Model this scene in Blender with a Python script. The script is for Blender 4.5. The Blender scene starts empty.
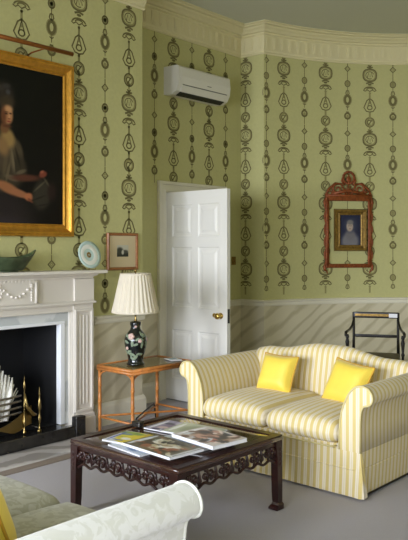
import bpy, bmesh, math, random
from mathutils import Vector, Matrix
random.seed(7)
PI = math.pi
R = math.radians
scn = bpy.context.scene
COL = scn.collection

# ------------------------------------------------------------------ camera
cam_d = bpy.data.cameras.new('camera')
cam = bpy.data.objects.new('camera', cam_d)
COL.objects.link(cam)
cam.location = (0, 0, 1.49)
cam.rotation_euler = (R(90), 0, R(42))
cam_d.sensor_fit = 'HORIZONTAL'
cam_d.sensor_width = 36
cam_d.lens = 720 / 408 * 36
cam_d.shift_y = -22 / 408
cam_d.clip_start = 0.05
scn.camera = cam

# ------------------------------------------------------------------ world, daylight, exposure
scn.view_settings.view_transform = 'Standard'
scn.view_settings.look = 'None'
scn.view_settings.gamma = 1
scn.view_settings.use_curve_mapping = False
scn.view_settings.exposure = 0.56
w = bpy.data.worlds.new('world')
scn.world = w
w.use_nodes = True
bg = w.node_tree.nodes['Background']
bg.inputs['Color'].default_value = (0.62, 0.75, 1.0, 1)
bg.inputs['Strength'].default_value = 1.0


def area(name, loc, rot, sx, sy, power, col):
    l = bpy.data.lights.new(name, 'AREA')
    l.shape = 'RECTANGLE'
    l.size = sx
    l.size_y = sy
    l.energy = power
    l.color = col
    o = bpy.data.objects.new(name, l)
    COL.objects.link(o)
    o.location = loc
    o.rotation_euler = rot
    return o


# daylight entering through the three tall windows of the south wall and one of the east wall
for wx, wp in ((-3.6, 105), (-1.9, 95), (-0.2, 75)):
    area('window_daylight', (wx, -2.72, 1.6), (R(60), 0, 0), 1.1, 1.9, wp, (0.885, 0.94, 1.06)).data.spread = R(122)
area('window_daylight', (1.22, 0.9, 1.6), (R(70), 0, R(90)), 1.1, 1.9, 14, (0.885, 0.94, 1.06)).data.spread = R(130)


# ------------------------------------------------------------------ colour and material helpers
def lin(c):
    c = c / 255
    return c / 12.92 if c <= .04045 else ((c + .055) / 1.055) ** 2.4


def rgb(r, g, b):
    return (lin(r), lin(g), lin(b), 1)


def mat(name, col, rough=.6, metal=0, bump=0, bscale=60, var=0, vscale=6, spec=.5, sheen=0, coat=0):
    m = bpy.data.materials.new(name)
    m.use_nodes = True
    nt = m.node_tree
    b = nt.nodes['Principled BSDF']
    b.inputs['Base Color'].default_value = col
    b.inputs['Roughness'].default_value = rough
    b.inputs['Metallic'].default_value = metal
    b.inputs['Specular IOR Level'].default_value = spec
    b.inputs['Sheen Weight'].default_value = sheen
    b.inputs['Coat Weight'].default_value = coat
    tc = nt.nodes.new('ShaderNodeTexCoord')
    if var:
        n = nt.nodes.new('ShaderNodeTexNoise')
        n.inputs['Scale'].default_value = vscale
        n.inputs['Detail'].default_value = 4
        nt.links.new(tc.outputs['Object'], n.inputs['Vector'])
        cr = nt.nodes.new('ShaderNodeValToRGB')
        cr.color_ramp.elements[0].position = .3
        cr.color_ramp.elements[1].position = .7
        cr.color_ramp.elements[0].color = tuple(x * (1 - var) for x in col[:3]) + (1,)
        cr.color_ramp.elements[1].color = tuple(min(1, x * (1 + var)) for x in col[:3]) + (1,)
        nt.links.new(n.outputs['Fac'], cr.inputs['Fac'])
        nt.links.new(cr.outputs['Color'], b.inputs['Base Color'])
    if bump:
        n = nt.nodes.new('ShaderNodeTexNoise')
        n.inputs['Scale'].default_value = bscale
        n.inputs['Detail'].default_value = 3
        nt.links.new(tc.outputs['Object'], n.inputs['Vector'])
        bp = nt.nodes.new('ShaderNodeBump')
        bp.inputs['Strength'].default_value = bump
        bp.inputs['Distance'].default_value = .01
        nt.links.new(n.outputs['Fac'], bp.inputs['Height'])
        nt.links.new(bp.outputs['Normal'], b.inputs['Normal'])
    return m


def stripe_mat(name, axis, period=.046):
    m = mat(name, rgb(220, 210, 175), .75, bump=.15, bscale=220, sheen=.15)
    nt = m.node_tree
    b = nt.nodes['Principled BSDF']
    tc = nt.nodes.new('ShaderNodeTexCoord')
    sp = nt.nodes.new('ShaderNodeSeparateXYZ')
    nt.links.new(tc.outputs['Object'], sp.inputs[0])
    mu = nt.nodes.new('ShaderNodeMath'); mu.operation = 'MULTIPLY'; mu.inputs[1].default_value = 1 / period
    nt.links.new(sp.outputs[axis], mu.inputs[0])
    fr = nt.nodes.new('ShaderNodeMath'); fr.operation = 'FRACT'
    nt.links.new(mu.outputs[0], fr.inputs[0])
    cr = nt.nodes.new('ShaderNodeValToRGB')
    e = cr.color_ramp.elements
    gold, cream, pale = rgb(212, 190, 122), rgb(228, 216, 192), rgb(216, 203, 162)
    e[0].position = 0; e[0].color = gold
    e[1].position = .42; e[1].color = gold
    for p, c in ((.5, cream), (.66, cream), (.72, pale), (.76, pale), (.82, cream), (.94, cream), (1, gold)):
        q = e.new(p); q.color = c
    nt.links.new(fr.outputs[0], cr.inputs['Fac'])
    nt.links.new(cr.outputs['Color'], b.inputs['Base Color'])
    return m


def vcol_mat(name, rough=.35, coat=0):
    m = mat(name, (1, 1, 1, 1), rough, coat=coat)
    nt = m.node_tree
    a = nt.nodes.new('ShaderNodeVertexColor')
    a.layer_name = 'Col'
    nt.links.new(a.outputs['Color'], nt.nodes['Principled BSDF'].inputs['Base Color'])
    return m


def marble_mat(name, base, vein, rough=.35, scale=1.0, rot=(0, 0, 0), dist=6.0, coord='Object', sharp=(.35, .62)):
    m = mat(name, base, rough)
    nt = m.node_tree
    tc = nt.nodes.new('ShaderNodeTexCoord')
    mp = nt.nodes.new('ShaderNodeMapping')
    mp.inputs['Rotation'].default_value = rot
    wv = nt.nodes.new('ShaderNodeTexWave')
    wv.inputs['Scale'].default_value = scale
    wv.inputs['Distortion'].default_value = dist
    wv.inputs['Detail'].default_value = 4
    wv.inputs['Detail Scale'].default_value = 1.3
    nt.links.new(tc.outputs[coord], mp.inputs[0])
    nt.links.new(mp.outputs[0], wv.inputs['Vector'])
    cr = nt.nodes.new('ShaderNodeValToRGB')
    cr.color_ramp.elements[0].position = sharp[0]; cr.color_ramp.elements[0].color = vein
    cr.color_ramp.elements[1].position = sharp[1]; cr.color_ramp.elements[1].color = base
    nt.links.new(wv.outputs['Fac'], cr.inputs['Fac'])
    nt.links.new(cr.outputs['Color'], nt.nodes['Principled BSDF'].inputs['Base Color'])
    return m


def damask_mat(name, a, b_):
    m = mat(name, a, .6, bump=.1, bscale=200, sheen=.25)
    nt = m.node_tree
    tc = nt.nodes.new('ShaderNodeTexCoord')
    n = nt.nodes.new('ShaderNodeTexNoise')
    n.inputs['Scale'].default_value = 16
    n.inputs['Detail'].default_value = 3
    n.inputs['Distortion'].default_value = 1.4
    nt.links.new(tc.outputs['Object'], n.inputs['Vector'])
    cr = nt.nodes.new('ShaderNodeValToRGB')
    cr.color_ramp.elements[0].position = .47; cr.color_ramp.elements[0].color = a
    cr.color_ramp.elements[1].position = .53; cr.color_ramp.elements[1].color = b_
    nt.links.new(n.outputs['Fac'], cr.inputs['Fac'])
    nt.links.new(cr.outputs['Color'], nt.nodes['Principled BSDF'].inputs['Base Color'])
    return m


M = {}
M['paper'] = mat('wallpaper_ground', rgb(193, 189, 130), .8, var=.03, vscale=40)
M['ink'] = mat('wallpaper_ink', rgb(112, 104, 62), .8)
M['ink2'] = mat('wallpaper_wash', rgb(150, 143, 92), .8)
M['dado'] = marble_mat('marbled_dado_paper', rgb(214, 205, 176), rgb(190, 180, 148), .7, 1.3, (0, 0, 0), 5.5, 'Object', (.0, .42))
_nt = M['dado'].node_tree
_mp = [n for n in _nt.nodes if n.type == 'MAPPING'][0]
_wv = [n for n in _nt.nodes if n.type == 'TEX_WAVE'][0]
_wv.inputs['Detail'].default_value = 5; _wv.inputs['Distortion'].default_value = 9
_tc = [n for n in _nt.nodes if n.type == 'TEX_COORD' and n.outputs['Object'].links and n.outputs['Object'].links[0].to_node == _mp][0]
_d1 = _nt.nodes.new('ShaderNodeVectorMath'); _d1.operation = 'DOT_PRODUCT'; _d1.inputs[1].default_value = (.75, .75, -1.25)
_d2 = _nt.nodes.new('ShaderNodeVectorMath'); _d2.operation = 'DOT_PRODUCT'; _d2.inputs[1].default_value = (.25, .25, .45)
_cb = _nt.nodes.new('ShaderNodeCombineXYZ')
for _d in (_d1, _d2): _nt.links.new(_tc.outputs['Object'], _d.inputs[0])
_nt.links.new(_d1.outputs['Value'], _cb.inputs[0]); _nt.links.new(_d2.outputs['Value'], _cb.inputs[1])
_nt.links.new(_cb.outputs[0], _wv.inputs['Vector'])
M['ceil'] = mat('ceiling_paint', rgb(200, 200, 176), .9)
M['plaster'] = mat('cream_plaster', rgb(222, 212, 166), .7, bump=.05)
M['paint'] = mat('cream_gloss_paint', rgb(228, 222, 200), .4)
M['door'] = mat('white_door_paint', rgb(234, 231, 222), .38)
M['mantel'] = mat('mantel_paint', rgb(218, 211, 199), .45)
M['marble'] = marble_mat('pale_grey_marble', rgb(214, 216, 214), rgb(190, 194, 194), .18, 2.2, (.3, .4, 0), 9)
M['whitemarble'] = mat('white_marble', rgb(232, 234, 236), .18, var=.03)
M['hearth'] = marble_mat('pale_hearth_stone', rgb(196, 190, 184), rgb(160, 154, 148), .15, 1.6, (.2, .5, .4), 8)
M['slate'] = mat('black_slate', rgb(38, 36, 34), .15, var=.3, vscale=12)
M['soot'] = mat('sooty_black', rgb(16, 16, 18), .9)
M['carpet'] = mat('taupe_carpet', rgb(184, 179, 182), 1.0, bump=.6, bscale=380, var=.07, vscale=160)
M['carpetband'] = mat('brown_carpet_band', rgb(138, 124, 110), 1.0, bump=.5, bscale=380)
M['gilt'] = mat('gilded_wood', rgb(205, 150, 58), .33, .75, bump=.15, bscale=70, var=.15, vscale=25)
M['giltdark'] = mat('tarnished_gilt', rgb(142, 112, 54), .4, .6, bump=.3, bscale=90, var=.3, vscale=40)
M['redgilt'] = mat('red_gilt_wood', rgb(138, 72, 34), .4, .35, bump=.3, bscale=90, var=.35, vscale=35)
M['brass'] = mat('brass', rgb(146, 126, 78), .28, 1.0)
M['copper'] = mat('aged_bronze_brass', rgb(150, 92, 42), .35, .7)
M['mahog'] = mat('dark_carved_mahogany', rgb(44, 17, 13), .28, bump=.1, bscale=60, var=.3, vscale=14)
M['top'] = mat('polished_dark_tabletop', rgb(62, 40, 32), .12, var=.25, vscale=8, coat=.4)
M['bamboo'] = mat('honey_bamboo', rgb(186, 118, 56), .35, bump=.1, var=.2, vscale=30)
M['glasstop'] = mat('smoky_table_top', rgb(128, 110, 66), .12, var=.2, vscale=10)
M['SX'] = stripe_mat('cream_gold_stripe_x', 0)
M['SY'] = stripe_mat('cream_gold_stripe_y', 1)
M['pipe'] = mat('sofa_piping', rgb(205, 190, 135), .8)
M['yellow'] = mat('yellow_silk', rgb(236, 206, 74), .5, bump=.12, bscale=12, sheen=.3, var=.05)
M['gold2'] = mat('gold_trim', rgb(196, 150, 40), .6)
M['damask'] = damask_mat('grey_green_damask', rgb(202, 201, 188), rgb(213, 212, 203))
M['damask2'] = damask_mat('sage_floral_damask', rgb(170, 167, 144), rgb(188, 186, 168))
M['black'] = mat('black_paint', rgb(24, 20, 17), .3)
M['pewter'] = mat('dark_leather', rgb(96, 84, 62), .6)
M['white'] = mat('white_plastic', rgb(224, 220, 206), .35)
M['grey'] = mat('grey_plastic', rgb(120, 118, 108), .4)
M['dark'] = mat('dark_plastic', rgb(30, 30, 28), .5)
M['pages_glint'] = mat('white_pages_and_highlight', rgb(232, 232, 234), .7)
M['cardm'] = mat('picture_mount', rgb(206, 188, 150), .7)
M['cord'] = mat('black_cord', rgb(20, 18, 18), .5)
M['coral'] = mat('white_coral', rgb(250, 247, 238), .7, bump=.3, bscale=60)
M['ceramicgreen'] = mat('green_ceramic', rgb(62, 74, 50), .3, var=.4, vscale=20)
M['plate'] = mat('pale_blue_porcelain', rgb(186, 206, 196), .2)
M['platew'] = mat('white_porcelain', rgb(228, 228, 214), .2)
M['vase'] = mat('black_glaze', rgb(16, 22, 22), .1, coat=.5)
M['leaf'] = mat('vase_green_leaves', rgb(128, 142, 118), .3, var=.2, vscale=30)
M['pink'] = mat('vase_pink_flower', rgb(208, 176, 164), .3)
M['woodframe'] = mat('walnut_frame', rgb(150, 96, 52), .4, var=.2, vscale=30)
M['chrome'] = mat('lacquered_brass', rgb(214, 180, 100), .18, 1.0)
M['art'] = vcol_mat('oil_painting', .55)
M['art'].node_tree.nodes['Principled BSDF'].inputs['Specular IOR Level'].default_value = .15
M['art2'] = vcol_mat('printed_image', .35)
M['steel'] = mat('burnished_steel', rgb(150, 142, 130), .35, .9)
M['iron'] = mat('blackened_iron', rgb(40, 36, 30), .35, .8)
# pleated shade lets some light through
m = mat('pleated_silk_shade', rgb(244, 238, 222), .8)
M['shade'] = m
b = m.node_tree.nodes['Principled BSDF']
tr = m.node_tree.nodes.new('ShaderNodeBsdfTranslucent')
tr.inputs['Color'].default_value = rgb(250, 238, 205)
mx = m.node_tree.nodes.new('ShaderNodeMixShader')
mx.inputs[0].default_value = .4
m.node_tree.links.new(b.outputs[0], mx.inputs[1])
m.node_tree.links.new(tr.outputs[0], mx.inputs[2])
m.node_tree.links.new(mx.outputs[0], m.node_tree.nodes['Material Output'].inputs['Surface'])


# ------------------------------------------------------------------ mesh builder
class MB:
    def __init__(s):
        s.v = []; s.f = []; s.mi = []; s.sm = []

    def add(s, vs, fs, mi=0, smooth=False):
        o = len(s.v)
        s.v += [tuple(p) for p in vs]
        for f in fs:
            s.f.append([i + o for i in f]); s.mi.append(mi); s.sm.append(smooth)
        return s

    def box(s, x0, x1, y0, y1, z0, z1, mi=0):
        vs = [(x, y, z) for z in (z0, z1) for y in (y0, y1) for x in (x0, x1)]
        return s.add(vs, [(0, 2, 3, 1), (4, 5, 7, 6), (0, 1, 5, 4), (2, 6, 7, 3), (0, 4, 6, 2), (1, 3, 7, 5)], mi)

    def rbox(s, x0, x1, y0, y1, z0, z1, r=.01, n=6, crown=0, mi=0, xf=None):
        """box with rounded edges, optionally crowned top"""
        hx, hy, hz = (x1 - x0) / 2, (y1 - y0) / 2, (z1 - z0) / 2
        c = Vector(((x0 + x1) / 2, (y0 + y1) / 2, (z0 + z1) / 2))
        r = min(r, hx * .999, hy * .999, hz * .999)
        bm = bmesh.new()
        bmesh.ops.create_cube(bm, size=2)
        bmesh.ops.subdivide_edges(bm, edges=bm.edges[:], cuts=n, use_grid_fill=True)

        def warp(t, h):  # concentrate the grid lines near the edges
            a = abs(t)
            inner = (h - r) / h
            g = .6
            q = a / g * inner if a < g else inner + (a - g) / (1 - g) * (1 - inner)
            return math.copysign(q, t) * h
        idx = {}
        vs = []
        for v in bm.verts:
            p = Vector((warp(v.co.x, hx), warp(v.co.y, hy), warp(v.co.z, hz)))
            q = Vector((max(-hx + r, min(hx - r, p.x)), max(-hy + r, min(hy - r, p.y)), max(-hz + r, min(hz - r, p.z))))
            d = p - q
            if d.length > 1e-9:
                m_ = max(abs(d.x), abs(d.y), abs(d.z))
                p = q + d.normalized() * m_ if m_ > 0 else p
            if crown:
                k = (1 - (p.x / hx) ** 2) * (1 - (p.y / hy) ** 2)
                if p.z > -hz * .2:
                    p.z += crown * max(0, k) ** .6 * min(1, (p.z + hz * .2) / hz)
            p = p + c
            if xf: p = Vector(xf(p))
            idx[v] = len(vs); vs.append(p)
        fs = [[idx[v] for v in f.verts] for f in bm.faces]
        bm.free()
        return s.add(vs, fs, mi, True)

    def tube(s, pts, r, n=8, mi=0, cap=True, smooth=True, flat=1.0):
        pts = [Vector(p) for p in pts]
        rs = r if isinstance(r, (list, tuple)) else [r] * len(pts)
        rings = []
        prev = None
        for i, p in enumerate(pts):
            t = (pts[min(i + 1, len(pts) - 1)] - pts[max(i - 1, 0)])
            t = t.normalized() if t.length > 1e-9 else Vector((0, 0, 1))
            a = prev if prev is not None else (Vector((0, 0, 1)) if abs(t.z) < .9 else Vector((1, 0, 0)))
            a = (a - t * a.dot(t))
            a = a.normalized() if a.length > 1e-6 else t.orthogonal().normalized()
            prev = a
            bb = t.cross(a)
            rings.append([p + (a * math.cos(2 * PI * k / n) + bb * flat * math.sin(2 * PI * k / n)) * rs[i] for k in range(n)])
        vs = [q for rg in rings for q in rg]
        fs = [(i * n + k, i * n + (k + 1) % n, (i + 1) * n + (k + 1) % n, (i + 1) * n + k) for i in range(len(pts) - 1) for k in range(n)]
        if cap:
            fs.append(tuple(reversed(range(n)))); fs.append(tuple(range((len(pts) - 1) * n, len(pts) * n)))
        return s.add(vs, fs, mi, smooth)

    def lathe(s, prof, c=(0, 0, 0), n=24, mi=0, axis='z', mod=None, smooth=True, caps=True):
        vs = []
        for (r, h) in prof:
            for k in range(n):
                a = 2 * PI * k / n
                rr = r * (mod(a, h) if mod else 1)
                x, y = rr * math.cos(a), rr * math.sin(a)
                p = (x, y, h) if axis == 'z' else ((h, x, y) if axis == 'x' else (x, h, y))
                vs.append((p[0] + c[0], p[1] + c[1], p[2] + c[2]))
        fs = [(i * n + k, i * n + (k + 1) % n, (i + 1) * n + (k + 1) % n, (i + 1) * n + k) for i in range(len(prof) - 1) for k in range(n)]
        if caps:
            fs.append(tuple(reversed(range(n)))); fs.append(tuple(range((len(prof) - 1) * n, len(prof) * n)))
        return s.add(vs, fs, mi, smooth)

    def extrude(s, poly, f, h0, h1, mi=0, smooth=False, mi_cap=None):
        """poly of 2D points, f(a,b,h)->xyz"""
        n = len(poly)
        vs = [f(a, b_, h0) for a, b_ in poly] + [f(a, b_, h1) for a, b_ in poly]
        s.add(vs, [(k, (k + 1) % n, n + (k + 1) % n, n + k) for k in range(n)], mi, smooth)
        s.add(vs, [tuple(reversed(range(n))), tuple(range(n, 2 * n))], mi if mi_cap is None else mi_cap, False)
        return s

    def ball(s, c, r, n=10, mi=0):
        rx, ry, rz = r if isinstance(r, (list, tuple)) else (r, r, r)
        vs = [(c[0], c[1], c[2] - rz)]
        for i in range(1, n):
            t = PI * i / n
            for k in range(n + 2):
                a = 2 * PI * k / (n + 2)
                vs.append((c[0] + rx * math.sin(t) * math.cos(a), c[1] + ry * math.sin(t) * math.sin(a), c[2] - rz * math.cos(t)))
        vs.append((c[0], c[1], c[2] + rz))
        m_ = n + 2
        fs = [(0, 1 + (k + 1) % m_, 1 + k) for k in range(m_)]
        for i in range(n - 2):
            for k in range(m_):
                a, b_ = 1 + i * m_ + k, 1 + i * m_ + (k + 1) % m_
                fs.append((a, b_, b_ + m_, a + m_))
        L = len(vs) - 1
        fs += [(1 + (n - 2) * m_ + k, 1 + (n - 2) * m_ + (k + 1) % m_, L) for k in range(m_)]
        return s.add(vs, fs, mi, True)

    def xf(s, f):
        s.v = [tuple(f(Vector(p))) for p in s.v]
        return s

    def build(s, name, mats, parent=None, recalc=True, kind=None, bevel=0):
        me = bpy.data.meshes.new(name)
        me.from_pydata(s.v, [], s.f)
        if not isinstance(mats, (list, tuple)): mats = [mats]
        for m_ in mats: me.materials.append(m_)
        for p, mi, sm in zip(me.polygons, s.mi, s.sm):
            p.material_index = mi; p.use_smooth = sm
        if recalc:
            bm = bmesh.new(); bm.from_mesh(me)
            bmesh.ops.recalc_face_normals(bm, faces=bm.faces[:])
            bm.to_mesh(me); bm.free()
        me.update()
        o = bpy.data.objects.new(name, me)
        COL.objects.link(o)
        if parent: o.parent = parent
        if kind: o['kind'] = kind
        if bevel:
            bv = o.modifiers.new('bevel', 'BEVEL'); bv.width = bevel; bv.segments = 2; bv.limit_method = 'ANGLE'
        return o


def slots_by_normal(o, rule):
    for p in o.data.polygons:
        p.material_index = rule(p.normal)


def tag(o, label, cat, group=None):
    o['label'] = label; o['category'] = cat
    if group: o['group'] = group
    return o


def thing(name, label, cat, loc=(0, 0, 0), rz=0, group=None):
    o = bpy.data.objects.new(name, None)
    COL.objects.link(o)
    o.empty_display_size = .1
    o.location = loc
    o.rotation_euler = (0, 0, rz)
    return tag(o, label, cat, group)


# ------------------------------------------------------------------ room geometry
XL, XD = -4.68, -5.05          # chimney breast plane, door wall plane
YB = 4.38                      # where the chimney breast ends
YC = 6.22                      # inner corner by the apse
CX, CY, RA = -1.98, 5.52, 2.87
A0 = R(165.2)
APX, APY = CX + RA * math.cos(A0), CY + RA * math.sin(A0)   # convex arris at the start of the apse
XE = 1.20                      # east wall
YS = -2.6                      # south wall
HC = 3.90                      # ceiling
ZR = .90                       # dado height
arc = []
N = 150
for i in range(N + 1):
    a = A0 - (A0 - R(14.8)) * i / N
    arc.append((CX + RA * math.cos(a), CY + RA * math.sin(a)))
path = [(XL, YS), (XL, YB), (XD, YB), (XD, YC)] + arc + [(XE, YC)] + [(XE, YS)]

# floor and ceiling
hole = None
fl = MB().box(-7.0, 3.2, YS - .2, 9.0, -.12, 0)
fl.build('floor', M['carpet'], kind='structure')
MB().box(-7.0, 3.2, YS - .2, 9.0, HC, HC + .12).build('ceiling', M['ceil'], kind='structure')


class Scaled:
    def __init__(s, p): s.p = p
    def ring(s, u, z, ru, rz, t, mi=1, n=18, a0=0, a1=2 * PI, pw=1.0): s.p.ring(u, z, ru * 1.25, rz * 1.2, t * 1.2, mi, n, a0, a1, pw)
    def rhomb(s, u, z, a, b_, t, mi=1): s.p.rhomb(u, z, a * 1.25, b_ * 1.2, t * 1.25, mi)
    def line(s, pts, t, mi=1): s.p.line(pts, t, mi)


# wallpaper printing: shapes in (u, z) drawn on a wall mapping
class Paper:
    def __init__(s, mb, mp):
        s.mb = mb; s.mp = mp

    def poly(s, pts, fs, mi):
        s.mb.add([s.mp(u, z) for u, z in pts], fs, mi)

    def clipz(s, z0, z1):
        return z0 > ZR + .028 and z1 < 3.62

    def ring(s, u, z, ru, rz, t, mi=1, n=18, a0=0, a1=2 * PI, pw=1.0):
        t *= 1.35
        if not s.clipz(z - rz, z + rz): return
        pts = []
        for i in range(n + 1):
            a = a0 + (a1 - a0) * i / n
            c_, s_ = math.cos(a), math.sin(a)
            c_ = math.copysign(abs(c_) ** pw, c_); s_ = math.copysign(abs(s_) ** pw, s_)
            pts += [(u + ru * c_, z + rz * s_), (u + max(0, ru - t) * c_, z + max(0, rz - t) * s_)]
        s.poly(pts, [(2 * i, 2 * i + 2, 2 * i + 3, 2 * i + 1) for i in range(n)], mi)

    def line(s, pts, t, mi=1):
        t *= 1.5
        zs = [p[1] for p in pts]
        if not s.clipz(min(zs), max(zs)): return
        vs = []
        for i, (u, z) in enumerate(pts):
            a, b_ = pts[max(0, i - 1)], pts[min(len(pts) - 1, i + 1)]
            dx, dz = b_[0] - a[0], b_[1] - a[1]
            L = math.hypot(dx, dz) or 1
            nx, nz = -dz / L * t / 2, dx / L * t / 2
            vs += [(u + nx, z + nz), (u - nx, z - nz)]
        s.poly(vs, [(2 * i, 2 * i + 2, 2 * i + 3, 2 * i + 1) for i in range(len(pts) - 1)], mi)

    def rhomb(s, u, z, a, b_, t, mi=1):
        if not s.clipz(z - b_, z + b_): return
        o = [(u + a, z), (u, z + b_), (u - a, z), (u, z - b_)]
        k = max(0, 1 - t / min(a, b_))
        i_ = [(u + a * k, z), (u, z + b_ * k), (u - a * k, z), (u, z - b_ * k)]
        s.poly(o + i_, [(j, (j + 1) % 4, 4 + (j + 1) % 4, 4 + j) for j in range(4)], mi)

    def wide(s, u, zc):
        # large cartouche
        s.line([(u, zc + .12), (u, zc + .18)], .012, 2)
        s.line([(u, zc - .20), (u, zc - .28)], .014, 2)
        s.line([(u, zc - .42), (u, zc - .49)], .016, 2)
        s.ring(u, zc, .072, .064, .009, 2, pw=.75)
        s.ring(u, zc, .088, .078, .011, 1, pw=.8)
        s.ring(u, zc, .052, .046, .007, 1, 14, .3, 5.2)
        s.line([(u - .03, zc - .03), (u - .012, zc + .03), (u + .004, zc - .024), (u + .02, zc + .028), (u + .034, zc - .02)], .007)
        s.line([(u - .045, zc - .095), (u, zc - .082), (u + .045, zc - .095)], .012)
        s.ring(u, zc - .108, .024, .012, .024, 1, 10)
        # palmette on top
        s.line([(u - .035, zc + .093), (u, zc + .083), (u + .035, zc + .093)], .011)
        for k in (-1, 0, 1):
            s.line([(u, zc + .085), (u + k * .02, zc + .118)], .008)
        # canopy
        z = zc - .172
        s.ring(u, z, .075, .045, .011, 1, 12, .15, PI - .15)
        s.ring(u, z + .005, .045, .026, .009, 1, 10, .1, PI - .1)
        s.line([(u - .078, z + .002), (u - .055, z - .012), (u - .03, z + .004), (u, z - .014), (u + .03, z + .004), (u + .055, z - .012), (u + .078, z + .002)], .008)
        s.ring(u, z - .035, .014, .012, .014, 1, 8)
        # hanging basket
        z = zc - .352
        s.line([(u, z + .085), (u - .035, z + .06), (u - .07, z - .02), (u - .04, z - .062), (u, z - .07), (u + .04, z - .062), (u + .07, z - .02), (u + .035, z + .06), (u, z + .085)], .009)
        s.line([(u, z + .075), (u - .03, z - .03)], .006)
        s.line([(u, z + .075), (u + .03, z - .03)], .006)
        s.ring(u, z - .02, .034, .03, .009, 1, 12)
        s.ring(u, z + .035, .012, .014, .012, 2, 8)
        s.ring(u, z - .085, .012, .01, .012, 1, 8)
        # round medallion
        z = zc - .54
        s.ring(u, z, .06, .06, .009, 1, 18)
        s.ring(u, z, .05, .05, .012, 2, 16)
        s.ring(u - .006, z, .028, .03, .009, 1, 10, .5, 5)
        s.line([(u - .02, z - .035), (u + .03, z + .03)], .008)

    def narrow(s, u, zc):
        s = Scaled(s)
        z = zc + .05
        s.rhomb(u, z, .032, .032, .012)
        s.rhomb(u, z, .015, .015, .008, 2)
        s.line([(u, z + .034), (u, z + .075)], .006)
        z = zc - .12
        s.ring(u, z, .023, .026, .023, 2, 10)
        s.ring(u, z, .014, .016, .014, 1, 8)
        s.line([(u, zc + .015), (u, zc - .09)], .005)
        s.line([(u, zc - .15), (u, zc - .25)], .005)
        z = zc - .305
        s.ring(u, z, .036, .05, .017, 1, 14)
        s.ring(u, z, .044, .058, .006, 2, 14)
        s.line([(u - .02, z + .068), (u, z + .058), (u + .02, z + .068)], .007)
        s.line([(u, z - .055), (u, z - .12)], .005)
        s.line([(u - .02, z - .075), (u, z - .088), (u + .02, z - .075)], .007)
        s.ring(u, zc - .12, .03, .034, .008, 1, 12)
        s.line([(u - .022, zc - .235), (u - .012, zc - .2), (u + .012, zc - .2), (u + .022, zc - .235)], .008, 1)
        z = zc - .49
        s.ring(u, z, .034, .036, .013, 1, 12)
        s.ring(u, z - .004, .014, .016, .014, 2, 8)
        s.line([(u, z - .04), (u, z - .12)], .005)
        s.line([(u - .018, z + .046), (u + .018, z + .046)], .007)

    def run(s, wides, narrows, z0=3.475, z1=3.49):
        for u in wides:
            for k in range(-1, 4): s.wide(u, z0 - .74 * k)
        for u in narrows:
            for k in range(-1, 4): s.narrow(u, z1 - .74 * k)


def wall_mesh(segs, zs=((0, ZR, 1), (ZR, HC, 0)), th=.12):
    """segs: list of ((x0,y0),(x1,y1)) runs of inner face, outward offset to the left of travel"""
    mb = MB()
    for (p, q, z0, z1) in segs:
        dx, dy = q[0] - p[0], q[1] - p[1]
        L = math.hypot(dx, dy)
        nx, ny = -dy / L * th, dx / L * th
        for a, b_, mi in zs:
            lo, hi = max(a, z0), min(b_, z1)
            if hi <= lo: continue
            mb.add([(p[0], p[1], lo), (q[0], q[1], lo), (q[0], q[1], hi), (p[0], p[1], hi)], [(0, 1, 2, 3)], mi)
            mb.add([(p[0] + nx, p[1] + ny, lo), (q[0] + nx, q[1] + ny, lo), (q[0] + nx, q[1] + ny, hi), (p[0] + nx, p[1] + ny, hi)], [(3, 2, 1, 0)], mi)
        for (c_, sg) in ((p, 1), (q, -1)):
            mb.add([(c_[0], c_[1], z0), (c_[0] + nx, c_[1] + ny, z0), (c_[0] + nx, c_[1] + ny, z1), (c_[0], c_[1], z1)], [(0, 1, 2, 3)], 0)
        for z in (z0, z1):
            mb.add([(p[0], p[1], z), (q[0], q[1], z), (q[0] + nx, q[1] + ny, z), (p[0] + nx, p[1] + ny, z)], [(0, 1, 2, 3)], 0)
    return mb


WM = [M['paper'], M['ink'], M['ink2'], M['dado']]
ZS = ((0, ZR, 3), (ZR, HC, 0))
E_ = .0012
FY0, FY1 = 2.25, 3.45          # firebox opening
# left wall (chimney breast) with firebox opening
mb = wall_mesh([((XL, YS), (XL, FY0 - .02), 0, HC), ((XL, FY0 - .02), (XL, FY1 + .02), .92, HC), ((XL, FY1 + .02), (XL, YB), 0, HC)], ZS)
for a_, b_, mi_ in ZS: mb.add([(XL, YB, a_), (XD, YB, a_), (XD, YB, b_), (XL, YB, b_)], [(0, 1, 2, 3)], mi_)
pp = Paper(mb, lambda u, z: (XL + E_, u, z))
pp.run([4.22 - .545 * k for k in range(12)], [3.95 - .545 * k for k in range(12)], 3.492, 3.53)
mb.build('wall_left', WM, recalc=False, kind='structure')
# door wall
DY0, DY1, DH = 5.03, 5.84, 2.045
mb = wall_mesh([((XD, YB - .0), (XD, DY0), 0, HC), ((XD, DY0), (XD, DY1), DH, HC), ((XD, DY1), (XD, YC), 0, HC)], ZS)
pp = Paper(mb, lambda u, z: (XD + E_, u, z))
pp.wide_ok = True
narrows = [4.887 + .535 * k for k in range(3)]
wides = [4.62, 5.152, 5.687]


def keep_above_door(u): return DY0 - .15 < u < DY1 + .15


for u in wides:
    for k in range(-1, 4):
        if not (keep_above_door(u) and 3.475 - .74 * k - .3 < 2.05 and k > 1): pp.wide(u, 3.475 - .74 * k)
for u in narrows:
    for k in range(-1, 4):
        if not (keep_above_door(u) and k > 1): pp.narrow(u, 3.475 - .74 * k)
mb.build('wall_door_side', WM, recalc=False, kind='structure')
# short return and apse
mb = wall_mesh([((XD, YC), (APX, APY), 0, HC)], ZS)


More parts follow.
